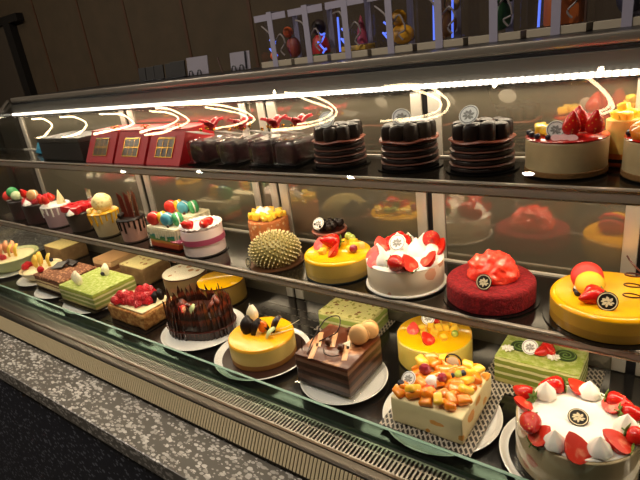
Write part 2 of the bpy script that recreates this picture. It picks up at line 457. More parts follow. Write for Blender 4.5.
# stainless front trim with a row of pale raised stripes
RIB = mat('champagne_steel', 'dccaa2', .42, metal=.35)
bm = bmesh.new()
for x0, x1, y, z in ((XL, XR, 0, 0),):
    vs = [bm.verts.new(p) for p in ((x0, .553, .7862), (x1, .553, .7862), (x1, .529, .745), (x0, .529, .745), (x0, .5349, .7452), (x1, .5349, .7452), (x1, .5551, .7751), (x0, .5551, .7751))]
    for f in ((0, 1, 2, 3), (4, 5, 6, 7), (0, 3, 4, 7), (1, 6, 5, 2), (0, 7, 6, 1), (2, 5, 4, 3)): bm.faces.new([vs[i] for i in f])
ft = obj('front_trim', bm, STEEL_D, case, smooth=False)
bm = bmesh.new(); x = XL + .004; k = 0
while x < XR - .008:
    w = .0062; sl = Vector((0, -.024, -.0412)); o_ = Vector((0, -.0014, .0008))
    a = Vector((x, .553, .7862)); 
    vs = [bm.verts.new(a + sl * t + o_ * q + Vector((dx, 0, 0))) for q in (.05, 1) for t, dx in ((.04, 0), (.04, w), (.9, w), (.9, 0))]
    for f in ((0, 1, 2, 3), (4, 5, 6, 7), (0, 1, 5, 4), (1, 2, 6, 5), (2, 3, 7, 6), (3, 0, 4, 7)): bm.faces.new([vs[i] for i in f])
    x += .0086
obj('trim_stripes', bm, RIB, ft, smooth=False)
# low green glass guard
GREEN = glassy('green_guard_glass', (.60, .74, .67), 1.45, .02, (.8, .9, .85), k=.4)
gd = obj('glass_guard', box(XL + .004, XR - .004, .6415, .6485, .7858, .8225, .001), GREEN, case, smooth=False)
obj('polished_edge', box(XL + .004, XR - .004, .6418, .6482, .8226, .8240, .0005), mat('pale_green_edge', '86a898', .2, spec=.8), gd, smooth=False)

# shelves
def shelf(z, yf, yb, lip, sides):
    s = obj('shelf', box(XL + .006, XR - .006, yf + .004, yb, z - .010, z - .0006), SHELF, case, smooth=False)
    l = obj('shelf_lip', box(XL + .006, XR - .006, yf - .006, yf + .0036, z - lip, z + .0005, .002), LIP, s)
    obj('lip_edge', box(XL + .006, XR - .006, yf - .0075, yf - .0061, z - lip + .001, z - lip + .004), LIPE, s, smooth=False)
    obj('lip_edge', box(XL + .006, XR - .006, yf - .0075, yf - .0061, z - .005, z - .0025), LIPE, s, smooth=False)
    obj('led_strip', box(XL + .02, XR - .02, yf + .012, yf + .022, z - .0165, z - .0102), glow('shelf_led', (1, .86, .62), 4), s, smooth=False)
    obj('rear_edge', box(XL + .006, XR - .006, yb - .008, yb, z - .0005, z + .0035), mat('pale_edge_strip', 'c4beb4', .35), s, smooth=False)
    for x in sides: obj('bracket', box(x - .008, x + .008, yf + .05, yb, z - .028, z - .0101), STEEL_D, s, smooth=False)
shelf(ZM, .820, 1.046, .021, (-2.1, -1.0, -.5, .4))
shelf(ZT, .864, 1.046, .025, (-2.1, -1.0, -.5, .4))

# rear sliding doors: dark reflecting glass in steel stiles
m, nt, b, tc = base_nodes('smoked_mirror_glass'); b.inputs['Base Color'].default_value = rgb('5b5547'); b.inputs['Roughness'].default_value = .5
g = nt.nodes.new('ShaderNodeBsdfGlossy'); g.inputs['Roughness'].default_value = .06; g.inputs['Color'].default_value = (.9, .86, .78, 1)
mx = nt.nodes.new('ShaderNodeMixShader'); mx.inputs[0].default_value = .30
nt.links.new(b.outputs[0], mx.inputs[1]); nt.links.new(g.outputs[0], mx.inputs[2]); nt.links.new(mx.outputs[0], nt.nodes['Material Output'].inputs[0])
for k, (a, b_) in enumerate(((XL + .01, -1.62), (-1.60, -.965), (-1.045 + .09, -.50), (-.485, -.068), (-.05, XR - .01))):
    dr = obj('sliding_door', box(a, b_, 1.0605, 1.0645, .782, 1.388), MATS['smoked_mirror_glass'], case, smooth=False)
    for xx, w in ((a, .03), (b_ - .026, .026)):
        st = obj('stile', box(xx, xx + w, 1.0545, 1.0602, .788, 1.386, .0015), STEEL, dr)
obj('stile', box(-1.055, -1.030, 1.049, 1.0542, 1.0, 1.386, .0015), STEEL, case)
obj('rear_panel', box(XL, XR, 1.066, 1.08, .7755, 1.44), BLACKM, case, smooth=False)
# top rail, hood, lamp
rl = obj('top_rail', box(XL, XR, 1.052, 1.085, 1.4445, 1.4655, .004), mat('rail_steel', 'b3aa9c', .3, metal=.8), case)
obj('top_slab', box(XL, XR, 1.0855, 1.45, 1.44, ZTOP - .0006, .002), BLACKM, case, smooth=False)
obj('rail_gasket', box(XL, XR, 1.049, 1.0655, 1.437, 1.4443), BLACKM, rl, smooth=False)
hd = obj('lamp_hood', box(XL + .003, XR - .003, 1.042, 1.0655, 1.396, 1.4368, .001), mat('hood_grey', '4a4640', .55), case, smooth=False)
# LED strip with its row of diodes
m, nt, b, tc = base_nodes('led_diodes')
wv = nt.nodes.new('ShaderNodeTexWave'); wv.wave_type = 'BANDS'; wv.bands_direction = 'X'; wv.inputs['Scale'].default_value = 24
nt.links.new(tc.outputs['Object'], wv.inputs['Vector'])
ma = nt.nodes.new('ShaderNodeMath'); ma.operation = 'MULTIPLY_ADD'; ma.inputs[1].default_value = 6; ma.inputs[2].default_value = .9
nt.links.new(wv.outputs['Fac'], ma.inputs[0]); nt.links.new(ma.outputs[0], b.inputs['Emission Strength'])
b.inputs['Emission Color'].default_value = (1, .88, .74, 1); b.inputs['Base Color'].default_value = (1, .95, .9, 1)
obj('led_strip', box(XL + .02, XR - .02, 1.029, 1.0415, 1.394, 1.4035, .002), m, hd)
# sloped front glass: one bent pane
prof = smooth_path([(0, .560, .7865), (0, .640, .93), (0, .715, 1.07), (0, .790, 1.205), (0, .845, 1.280), (0, .915, 1.3425), (0, .985, 1.4005), (0, 1.046, 1.4505)], 5)
FRONT = glassy('front_glass', (.96, .97, .96), 1.5, .0, k=1.0)
bm = bmesh.new(); rows = []
for p in prof: rows.append([bm.verts.new((x, p.y, p.z)) for x in (XL, XL * .5, 0, XR)])
for A, B in zip(rows, rows[1:]):
    for i in range(3): bm.faces.new((A[i], A[i + 1], B[i + 1], B[i]))
g_ = [v.co.copy() for v in bm.verts]; back = [[bm.verts.new(v.co + Vector((0, .0022, -.002))) for v in r] for r in rows]
for A, B in zip(back, back[1:]):
    for i in range(3): bm.faces.new((A[i], A[i + 1], B[i + 1], B[i]))
for A, B in ((rows[0], back[0]), (rows[-1], back[-1])):
    for i in range(3): bm.faces.new((A[i], A[i + 1], B[i + 1], B[i]))
for j in (0, 3):
    for a, b, c, d_ in zip(rows, rows[1:], back[1:], back): bm.faces.new((a[j], b[j], c[j], d_[j]))
obj('front_glass', bm, FRONT, case)
# end panes with a steel edge that follows the bend
for xe, s in ((XL, -1), (XR, 1)):
    bm = bmesh.new(); pts = [(xe, p.y, p.z) for p in prof] + [(xe, 1.06, 1.45), (xe, 1.06, .7865)]
    r = bmesh.ops.extrude_face_region(bm, geom=[bm.faces.new([bm.verts.new(p) for p in pts])])
    for v in r['geom']:
        if isinstance(v, bmesh.types.BMVert): v.co.x -= s * .003
    ep = obj('end_pane', bm, FRONT, case, smooth=False)
    obj('edge_frame', add_tube(bmesh.new(), [(xe + s * .007, p.y, p.z + .004) for p in prof], .008, 8), STEEL_D, ep)

# ------------------------------------------------------------------ plates, doilies, trays
def plate(x, y, R, label, z=ZD):
    p = [(0, 0), (R * .80, 0), (R * .88, .002), (R * .97, .0075), (R, .0095), (R * 1.005, .011), (R * .985, .0118), (R * .955, .0098), (R * .92, .0056), (R * .90, .0052), (0, .0052)]
    o = obj('plate', lathe(p, 72), PLATE, None, (x, y, z))
    return tag(o, label, 'plate')
def weave(name, dark, light, sc, thr=.5, rot=.6):
    m, nt, b, tc = base_nodes(name); L = nt.links.new
    mp = nt.nodes.new('ShaderNodeMapping'); mp.inputs['Rotation'].default_value = (0, 0, rot); mp.inputs['Scale'].default_value = (sc, sc * .5, sc)
    L(tc.outputs['Object'], mp.inputs['Vector'])
    br = nt.nodes.new('ShaderNodeTexBrick'); br.inputs['Scale'].default_value = 1; br.inputs['Mortar Size'].default_value = .11; br.inputs['Mortar Smooth'].default_value = .2
    br.inputs['Color1'].default_value = rgb(dark); br.inputs['Color2'].default_value = rgb(dark); br.inputs['Mortar'].default_value = rgb(light)
    br.inputs['Brick Width'].default_value = .9; br.inputs['Row Height'].default_value = .5
    L(mp.outputs['Vector'], br.inputs['Vector']); L(br.outputs['Color'], b.inputs['Base Color']); b.inputs['Roughness'].default_value = .45
    return m
WEAVE = weave('black_white_weave', '14100f', 'b0a699', 84)
def doily(x, y, hx, hy, label, z=ZD, m=None, rotz=0):
    o = obj('cake_mat', box(-hx, hx, -hy, hy, 0, .0016), m or WEAVE, None, (x, y, z), (0, 0, rotz), smooth=False)
    return tag(o, label, 'cake mat')

# ------------------------------------------------------------------ bottom deck, front row
plate(-.110, .765, .122, 'white plate under the strawberry cream cake nearest the viewer')
t = thing('strawberry_cream_cake', 'round white cream cake ringed with strawberries and cream peaks on white plate', 'cake', (-.110, .765, ZD + .0055))
board(t, .107)
SIDE_ST = chips('sponge_side_strawberry', 'd9c39a', 'd8806a', 26, .42, .35, (1, 1, 1.4), 'e0b890')
obj('cake_body', lathe(rim(.095, .078, .003, z0=.003), 72), SIDE_ST, t)
obj('cream_top', lathe([(0, .0782), (.0905, .0782), (.092, .0796), (.0905, .081), (.08, .0805), (0, .0805)], 64), CREAM, t)
obj('collar_film', lathe([(.0953, .004), (.0957, .004), (.0957, .081), (.0953, .081), (.0953, .004)], 64), FILM, t)
z = .081
straw(t, -.034, .069, z + .011, PI * .53, -1.2, 1.2); dollop(t, -.058, .037, z); straw(t, -.074, .010, z + .011, PI * .52, -2.0, 1.15)
half(t, -.083, -.013, z + .014, .5, 2.0, 1.0); straw(t, -.062, -.048, z + .012, PI * .40, .25, 1.3); half(t, -.040, -.076, z + .012, .6, -.8, 1.15, True)
dollop(t, -.018, -.078, z); half(t, .014, -.080, z + .013, .75, .9, 1.35); dollop(t, .042, -.062, z)
half(t, .062, -.036, z + .013, .5, 1.6, 1.3, True); straw(t, .073, -.010, z + .011, PI * .5, 1.3, 1.1)
dollop(t, .070, .008, z); straw(t, .058, .036, z + .010, PI * .52, 1.9, 1.15); half(t, .047, .053, z + .013, .5, -.9, 1.15); straw(t, .034, .064, z + .010, PI * .5, 1.5, 1.1)
dollop(t, .006, .071, z); half(t, -.013, .074, z + .013, .3, 1.2, 1.05)
plaque(t, .002, -.002, z + .0055, 'b', (.40, 0, .2), 1.15)

plate(-.352, .762, .116, 'white plate under the square cake heaped with orange mango', ZD)
doily(-.352, .772, .092, .098, 'black and white woven mat under the orange mango cake', ZD + .012)
t = thing('mango_fruit_cake', 'square cream cake heaped with orange mango pieces and grapes on woven mat', 'cake', (-.352, .770, ZD + .0145))
SIDE_MG = chips('cream_side_mango', 'ecdba8', 'e9a640', 22, .40, .4, (1, 1, 1.6), 'd8882c')
bm = box(-.072, .072, -.078, .078, 0, .058, .004, 3); subdiv(bm, 3); lump(bm, .0018, 40, 3)
obj('cake_body', bm, SIDE_MG, t)
pts = [p for p in scatter(110, 0, .105, .0115) if abs(p[0]) < .063 and abs(p[1]) < .069]
bits(t, 'orange', 'mango_slice', [(x, y, random.uniform(-.003, .004)) for x, y in pts], .060, 1.35, .5)
bits(t, 'oslice', 'mango_slice', [(x, y, .009) for x, y in ((.055, .055), (.03, .062), (-.02, .06), (.05, .01), (.055, -.02), (-.055, .03), (.02, -.06), (-.03, -.06), (.045, .035))], .060, 1.35, .6)
put('grape', ME['redgrape'], t, (-.036, .004, .066), (0, 0, 0), (1.25, 1.1, 1.25)); put('grape', ME['redgrape'], t, (.004, -.006, .068), (0, 0, 0), (.95, 1.3, .95)); put('grape', ME['grape'], t, (.026, .022, .066), (0, 0, 0), (.9, 1.2, .9))
put('dragon_fruit', mesh('dragon_fruit', blob(.013, 3, .12, 80), chips('dragon_fruit_flesh', 'f0ece8', '2a2424', 500, .22, .3)), t, (-.012, -.018, .072)); half(t, -.014, -.034, .072, .3, .3, .9)
bits(t, 'blue', 'blueberry', [(-.012, .062), (.018, .012), (.018, -.052), (.035, .03), (-.062, -.05)], .068, 1.05)
plaque(t, -.052, -.036, .078, 'w', (.7, 0, -.2), .95)
spirit(t, [(.006 + .017 * math.cos(a), .048 + .003 * math.sin(a), .082 + .015 * math.sin(a)) for a in [k * .42 for k in range(16)]], .0016, 'chocolate_ring')
put('white_chocolate_disc', mesh('white_chocolate_disc', lathe([(0, 0), (.012, 0), (.0125, .002), (0, .0025)], 28), WHITECHOC), t, (.004, .050, .078), (1.2, 0, 0))

plate(-.594, .776, .101, 'white plate under the layered chocolate cake')
o = obj('cake_tray', box(-.080, .080, -.080, .080, 0, .0014, .0005), glassy('clear_tray', (.93, .93, .93), 1.5, .04), None, (-.604, .783, ZD + .012)); bm = None
tag(o, 'clear plastic tray under the layered chocolate cake', 'tray')
t = thing('layered_chocolate_cake', 'square layered chocolate mousse cake with beige macaron and chocolate balls on top', 'cake', (-.605, .782, ZD + .0142))
LCH = layers('chocolate_layers', [(0, '3a2015'), (.16, '6e4833'), (.34, '3f261a'), (.50, '674232'), (.62, '46291c'), (.80, '7a5340'), (.92, '5a2c18')], .070, .35, .0012)
obj('cake_body', box(-.071, .071, -.071, .071, 0, .070, .0025, 2), LCH, t)
obj('glaze_top', box(-.0705, .0705, -.0705, .0705, .0702, .0735, .0015), mat('striped_caramel_glaze', '5a2812', .30, coat=.1, var=('c68a5e', 16, .50, .62)), t)
for k, (x, y, r) in enumerate(((-.050, .0, .5), (-.018, .012, .45), (.02, .02, .5), (-.035, -.045, .4), (.035, -.02, .45))):
    obj('caramel_stripe', box(-.006, .006, -.030, .030, 0, .001, .0004), mat('caramel_cream', 'd9a679', .3), t, (x, y, .0737), (0, 0, r))
macaron(t, .042, .030, .094, 'beige', None, 'd', (1.15, .3, .1), 1.25); macaron(t, .053, .056, .096, 'beige', None, 'd', (1.4, .5, .5), 1.15)
for p in ((.003, .050), (-.018, -.010), (.022, -.018)): put('chocolate_ball', ME['choccball'], t, (p[0], p[1], .0745), (0, 0, 0), 1.05)
put('white_chocolate_shard', mesh('white_chocolate_shard', prism([(-.010, 0), (.012, -.004), (.004, .014)], 0, .0015, 0), WHITECHOC), t, (.020, .006, .0745), (.3, 0, 0))
spirit(t, [(-.040, -.062, .075), (-.055, -.02, .082), (-.05, .03, .110), (-.03, .058, .108), (-.02, .03, .085), (-.045, -.01, .076)], .0014)
spirit(t, [(-.018, -.030, .075), (.002, -.052, .082), (.024, -.056, .084), (.030, -.040, .078)], .0012)
spirit(t, [(-.060, -.055, .075), (-.066, -.045, .096)], .0012)

plate(-.842, .772, .124, 'white plate under the glossy yellow cheesecake')
t = thing('mango_cheesecake', 'round cheesecake with glossy orange yellow top and chocolate curls on white plate', 'cake', (-.836, .772, ZD + .0055))
board(t, .109, mat('brown_cake_board', '33190f', .4))
CHEESE = layers('cheesecake_layers', [(0, '9a6428'), (.30, 'd6b562'), (.94, 'f0b020')], .056, .45, .002)
obj('cake_body', lathe(rim(.084, .056, .003, z0=.003), 72), CHEESE, t)
obj('glaze_top', lathe([(0, .0562), (.081, .0562), (.0835, .0575), (.0815, .0595), (.06, .060), (0, .060)], 64), GLAZE_D, t)
def petal(name, par, loc, rot, s, m):
    bm = bmesh.new(); rows = []
    for i in range(9):
        u = i / 8; w = .014 * math.sin(PI * (.12 + .80 * u)) ; rows.append([(w * (v / 4 - 1), u * .042, .010 * math.sin(u * PI * .8) - .006 * abs(v / 4 - 1) ** 2) for v in range(9)])
    lo = [[bm.verts.new(p) for p in r] for r in rows]; hi = [[bm.verts.new((p[0], p[1], p[2] + .0013)) for p in r] for r in rows]
    for G in (lo, hi):
        for i in range(8):
            for j in range(8): bm.faces.new((G[i][j], G[i][j + 1], G[i + 1][j + 1], G[i + 1][j]))
    for i in range(8):
        for j in (0, 8): bm.faces.new((lo[i][j], lo[i + 1][j], hi[i + 1][j], hi[i][j]))
    for j in range(8):
        for i in (0, 8): bm.faces.new((lo[i][j], lo[i][j + 1], hi[i][j + 1], hi[i][j]))
    return put(name, mesh(name, bm, m), par, loc, rot, s)
for k, (x, y, a, s) in enumerate(((-.030, -.022, .5, 1.2), (-.016, -.018, -.4, 1.15), (-.022, -.006, 1.3, 1.1), (.014, .02, 2.4, 1.1), (.022, .014, -.6, 1.2))):
    petal('chocolate_curl', t, (x, y, .058), (.85, 0, a), s, CHOC if k < 4 else mat('glossy_chocolate', '2a120a', .12, coat=.6))
put('apricot_half', mesh('apricot_half', blob(.017, 3, .05, 40, (.7, .55, 1)), mat('apricot', 'e8701a', .2, sss=.2, coat=.5)), t, (.006, .004, .078), (0, .25, .3))
petal('white_chocolate_feather', t, (-.056, .034, .058), (1.25, 0, .7), 1.15, WHITECHOC); petal('pale_green_feather', t, (.026, -.012, .058), (.7, 0, -.9), .9, mat('pale_green_chocolate', 'c9d79a', .3))
spirit(t, [(.030, .0, .0612), (.052, .020, .064), (.066, .048, .0618)], .0013, 'white_chocolate_stick', WHITECHOC)
spirit(t, [(.020, .022, .0612), (.060, .028, .075), (.098, .042, .098)], .0009, 'white_chocolate_stick', WHITECHOC)

plate(-1.088, .790, .120, 'white plate under the dark chocolate shard cake')
t = thing('chocolate_shard_cake', 'heart shaped dark cake walled by upright chocolate shards on white plate', 'cake', (-1.090, .790, ZD + .0055), .38)
out = []
for i in range(60):
    a = 2 * PI * i / 60; r = .068 + .024 * abs(math.cos(a)) ** 1.5
    out.append((r * math.cos(a), r * .86 * math.sin(a)))
obj('cake_body', prism(out, .001, .062, .004), mat('dark_mousse', '2a1712', .35, var=('5a2a1c', 40, .45, .7)), t)
SH = mat('shard_chocolate', '24100b', .3, coat=.2, var=('7a3018', 40, .48, .62))
N = 46
for i in range(N):
    a = 2 * PI * i / N + random.uniform(-.03, .03); r = .074 + .024 * abs(math.cos(a)) ** 1.5
    x, y = r * math.cos(a), r * .86 * math.sin(a); h = random.uniform(.085, .118) + .012 * abs(math.cos(a)); w = random.uniform(.0055, .008); q = random.uniform(-.2, .9) * w
    bm = bmesh.new(); P0 = [(-w, 0), (w, 0), (w * .95, h * .8), (q, h), (-w * .95, h * .72)]
    lo = [bm.verts.new((p[0], -.0012, p[1])) for p in P0]; hi = [bm.verts.new((p[0], .0012, p[1])) for p in P0]
    bm.faces.new(lo); bm.faces.new(hi[::-1])
    for k in range(5): bm.faces.new((lo[k], lo[(k + 1) % 5], hi[(k + 1) % 5], hi[k]))
    obj('chocolate_shard', bm, SH, t, (x, y, .0005), (random.uniform(-.10, .02), 0, a + PI / 2 + random.uniform(-.25, .25)), smooth=False)
rb = []
for i in range(61):
    a = 2 * PI * i / 60; r = .0785 + .024 * abs(math.cos(a)) ** 1.5; rb.append((r * math.cos(a), r * .87 * math.sin(a), .026))
obj('ribbon', add_tube(bmesh.new(), rb, .0022, 6, cap=False), CHOC_R, t)
for k in range(6): petal('chocolate_curl', t, (-.05 + .02 * k, -.02 + .012 * (k % 3), .061), (.7 + .2 * (k % 2), 0, k * 1.3), 1.0, SH)
straw(t, -.045, -.004, .072, PI * .5, .4, 1.0, False); put('apricot_half', mesh('apricot_half', blob(.013, 2, .05, 40), mat('peach', 'e09a6a', .4)), t, (-.032, -.022, .070))
petal('pale_green_feather', t, (-.01, -.028, .063), (.9, 0, -.3), .7, mat('pale_green_chocolate', 'c9d79a', .3))

FLAKY = mat('flaky_pastry', 'a8662c', .8, bump=(170, 1), var=('dca45c', 90, .38, .65))
doily(-1.345, .772, .105, .074, 'dark glossy tray sheet under the raspberry pastry cake', ZD, mat('dark_tray', '17120f', .25))
t = thing('raspberry_pastry_cake', 'oblong crumbly pastry cake topped with two heaps of red raspberries', 'cake', (-1.345, .772, ZD + .002))
bm = box(-.093, .093, -.063, .063, 0, .050, .006, 2); subdiv(bm, 5); lump(bm, .003, 60, 1)
obj('cake_body', bm, FLAKY, t)
bm = box(-.085, .085, -.056, .056, .0505, .0545, .002); obj('cream_top', bm, mat('pastry_cream', 'f2dfae', .5, sss=.1), t)
for cx, cy in ((-.044, -.026), (-.012, .026), (.022, -.012)):
    for p in scatter(15, 0, .036, .0125, cx, cy, .72):
        put('raspberry', ME['rasp'], t, (p[0], p[1], .055), (random.uniform(-.5, .5), random.uniform(-.5, .5), random.uniform(0, 6)), 1.35)
    for p in scatter(6, 0, .02, .0125, cx, cy, .72): put('raspberry', ME['rasp'], t, (p[0], p[1], .068), (random.uniform(-.5, .5), .3, 0), 1.3)
petal('white_chocolate_shard', t, (-.042, -.036, .068), (.7, 0, .3), .7, WHITECHOC)
for x, y, a in ((.064, .0, .3), (.072, .028, 1.2)): petal('chocolate_curl', t, (x, y, .055), (.9, 0, a), .9, CHOC)

plate(-1.61, .778, .118, 'white plate beneath the oblong green powdered cake')
doily(-1.615, .786, .115, .092, 'black sheet under the oblong green powdered cake with white fins', ZD + .012, MATS['dark_tray'])
MSIDE = layers('matcha_layers', [(0, 'c9b878'), (.2, '8a9440'), (.38, 'd8d09a'), (.5, '8a9440'), (.68, 'd8d09a'), (.8, '98a038')], .054, .7, .003)
t = thing('matcha_fin_cake', 'oblong green powdered cake with white chocolate fins and blackberries at the left', 'cake', (-1.615, .786, ZD + .014))
bm = box(-.108, .108, -.080, .080, 0, .052, .004, 2); subdiv(bm, 3); lump(bm, .0015, 40, 5); obj('cake_body', bm, MSIDE, t)
bm = box(-.106, .106, -.078, .078, .0523, .0556, .0015); subdiv(bm, 4); lump(bm, .0008, 80, 2); obj('powder_top', bm, MATCHA, t)
for x, y, a in ((-.05, -.045, .5), (.0, .04, .6), (-.02, -.05, .9)): petal('white_chocolate_fin', t, (x, y, .055), (1.2, 0, a), 1.05, WHITECHOC)
for x, y in ((-.062, -.03), (-.008, .035), (-.02, .05)): put('blackberry', ME['blue'], t, (x, y, .056), (0, 0, 0), 1.4)

plate(-1.845, .785, .108, 'white plate beneath the cocoa crumb cake')
t = thing('cocoa_crumb_cake', 'oblong brown cake covered with cocoa crumbs and a dark chocolate slab', 'cake', (-1.845, .796, ZD + .0125))
obj('cake_board', box(-.100, .100, -.084, .084, -.0003, .0012), BOARD, t, smooth=False)
bm = box(-.096, .096, -.072, .072, .0015, .044, .004, 2); subdiv(bm, 3); lump(bm, .0015, 40, 6)
obj('cake_body', bm, layers('cocoa_layers', [(0, '5a3420'), (.2, 'e8cf98'), (.5, '8a5a3a'), (.62, 'e8cf98'), (.75, '7a4428')], .048, .6, .003), t)
CRUMB = chips('cocoa_crumbs', '7a4a2c', 'c48a64', 110, .6, .85)
bm = box(-.097, .097, -.073, .073, .0443, .054, .003, 2); subdiv(bm, 8); lump(bm, .003, 90, 4); obj('crumb_top', bm, CRUMB, t)
obj('chocolate_slab', box(-.03, .03, -.022, .022, 0, .004, .0006), CHOC, t, (-.046, .010, .062), (.25, -.15, .3), smooth=False); obj('chocolate_slab', box(-.03, .03, -.014, .014, 0, .004, .0006), CHOC, t, (-.02, .04, .064), (.2, .1, .1), smooth=False)
bits(t, 'rasp', 'raspberry', [(-.08, -.045)], .057, 1.2)

def fruit_bowl(x, y, R, label, m, pl):
    plate(x, y - .01, R * 1.1, pl)
    t = thing('fruit_tart_bowl', label, 'dessert', (x, y, ZD + .0057))
    H = R * .52
    obj('bowl', lathe([(0, 0), (R * .55, 0), (R * .62, .003), (R * .86, H * .55), (R, H), (R * .97, H + .002), (R * .93, H), (R * .8, H * .6), (R * .7, H * .75), (0, H * .78)], 56), m, t)
    obj('cream_filling', lathe([(0, H * .80), (R * .74, H * .79), (R * .82, H * .9), (R * .5, H * 1.0), (0, H * 1.05)], 48), CREAM_Y, t)
    return t, H, R
t, H, R = fruit_bowl(-2.045, .800, .080, 'small cream bowl dessert with yellow fruit wedges and red berries', mat('cream_bowl', 'e6d3a4', .35), 'white plate beneath the small cream fruit bowl')
for k, (x, y, a) in enumerate(((-.012, -.015, .2), (.012, -.005, -.3), (-.03, .012, .5), (.03, .018, -.2))):
    petal('fruit_wedge', t, (x, y, H), (1.25, 0, a), 1.25, mat('pineapple_flesh', 'f4c84e', .35, sss=.2))
for x, y in ((-.058, -.022), (-.05, .0), (-.042, -.04)): put('raspberry', ME['rasp'], t, (x, y, H), (0, 0, 0), 1.5)
put('blackberry', ME['blue'], t, (-.01, .05, H), (0, 0, 0), 1.3)
t, H, R = fruit_bowl(-2.300, .800, .110, 'large pale green bowl dessert with fruit wedges at the far left', mat('green_bowl', 'b9c08a', .35), 'white plate beneath the pale green fruit bowl')
for k, (x, y, a) in enumerate(((-.03, -.03, .2), (.022, -.015, -.3), (-.01, .012, .5), (.045, .0, -.2), (-.05, .0, .3))):
    petal('fruit_wedge', t, (x, y, H), (1.1, 0, a), 1.3, MATS['pineapple_flesh'] if k % 2 else mat('peach', 'e09a6a', .4))
for x, y in ((.0, -.045), (.03, -.04)): put('raspberry', ME['rasp'], t, (x, y, H), (0, 0, 0), 1.4)

# ------------------------------------------------------------------ bottom deck, back row
t = thing('mango_mousse_cake', 'round yellow mango mousse cake with fruit pieces standing on the lower deck', 'cake', (-.446, .947, ZD))
board(t, .0875)
obj('cake_body', lathe(rim(.086, .064, .004, z0=.003), 72), mat('mango_mousse_side', 'e8cf62', .35, sss=.15), t)
obj('glaze_top', lathe([(0, .0642), (.083, .0642), (.0855, .0655), (.083, .0675), (0, .068)], 64), GLAZE, t)
bits(t, 'mango', 'mango_cube', [(.007, .013), (.004, -.012), (.022, .02), (-.026, -.006), (.031, -.021), (-.015, .018), (.03, .04), (.045, .02), (-.005, .035), (-.01, -.03)], .068, 1.35)
straw(t, -.030, .040, .079, PI * .5, 1.2, 1.0); half(t, -.043, -.020, .079, .7, .3, .9); half(t, .005, -.045, .079, .6, 1.2, 1.0); half(t, -.012, .045, .079, .5, -.8, 1.0)
put('grape', ME['grape'], t, (.051, .0, .068), (0, 0, 0), .9)
plaque(t, -.022, .020, .090, 'w', (.95, 0, 0), 1.05)

doily(-.212, .965, .110, .080, 'black and white mat under the green matcha roll topped cake', ZD)
t = thing('matcha_swirl_cake', 'oblong green matcha cake with two green swirls and white flowers on top', 'cake', (-.214, .967, ZD + .002))
MS2 = layers('matcha_sponge_layers', [(0, 'c8c07a'), (.18, '7d8a30'), (.36, 'd9d4a0'), (.46, '7d8a30'), (.64, 'd9d4a0'), (.74, '7d8a30'), (.9, 'c9c888')], .062, .7, .0025)
bm = box(-.082, .082, -.052, .052, 0, .060, .003, 2); subdiv(bm, 3); lump(bm, .0012, 50, 8); obj('cake_body', bm, MS2, t)
bm = box(-.081, .081, -.051, .051, .0603, .0635, .0015); subdiv(bm, 4); lump(bm, .0008, 80, 3); obj('powder_top', bm, MATCHA, t)
SW = mat('green_swirl', '33491a', .5)
for x, y in ((-.042, .004), (.046, .006)):
    pts = [(x + (.0012 + .0028 * a / 2.2) * math.cos(a), y + (.0012 + .0028 * a / 2.2) * math.sin(a), .0655) for a in [k * .35 for k in range(44)]]
    sw = obj('swirl', lathe([(0, 0), (.0205, 0), (.021, .001), (.0205, .002), (0, .002)], 40), SW, t, (x, y, .0638)); obj('swirl_line', add_tube(bmesh.new(), [(p[0] - x, p[1] - y, .0022) for p in pts], .0009, 6), mat('light_green_line', '7d9a48', .5), sw)
def flower(par, x, y, z):
    bm = bmesh.new()
    for k in range(8):
        a = 2 * PI * k / 8
        bmesh.ops.create_uvsphere(bm, u_segments=8, v_segments=6, radius=.0042, matrix=Matrix.Translation((.0078 * math.cos(a), .0078 * math.sin(a), .003)) @ Matrix.Rotation(a, 4, 'Z') @ Matrix.Diagonal((1.35, .75, .7, 1)))
    bmesh.ops.create_uvsphere(bm, u_segments=8, v_segments=6, radius=.004, matrix=Matrix.Translation((0, 0, .004)))
    obj('cream_flower', bm, CREAM, par, (x, y, z))
flower(t, -.064, -.018, .064); flower(t, .026, -.012, .064)
straw(t, .002, .014, .074, PI * .5, .8, 1.0, False); straw(t, .010, .000, .073, PI * .5, -.6, .85, False)
plaque(t, -.020, -.012, .078, 'w', (.9, 0, .1), 1.0)

doily(-.700, .990, .092, .064, 'woven black and white mat under the plain green layered cake', ZD)
t = thing('matcha_layer_cake', 'plain pale green powdered layer cake half hidden behind the chocolate cake', 'cake', (-.700, .990, ZD + .002))
bm = box(-.078, .078, -.054, .054, 0, .050, .003, 2); subdiv(bm, 3); lump(bm, .0012, 50, 9); obj('cake_body', bm, layers('pale_matcha_layers', [(0, 'a3b060'), (.3, '93a64a'), (.5, 'd9d4a0'), (.62, '9fb052'), (.9, 'd4d08a')], .050, .7, .003), t)
bm = box(-.077, .077, -.053, .053, .0503, .0535, .0015); subdiv(bm, 6); lump(bm, .002, 80, 3); obj('powder_top', bm, chips('mottled_matcha_cream', 'dcd58a', 'a8b44a', 90, .6, .8, (1, 1, 1), '8a5a2a'), t)

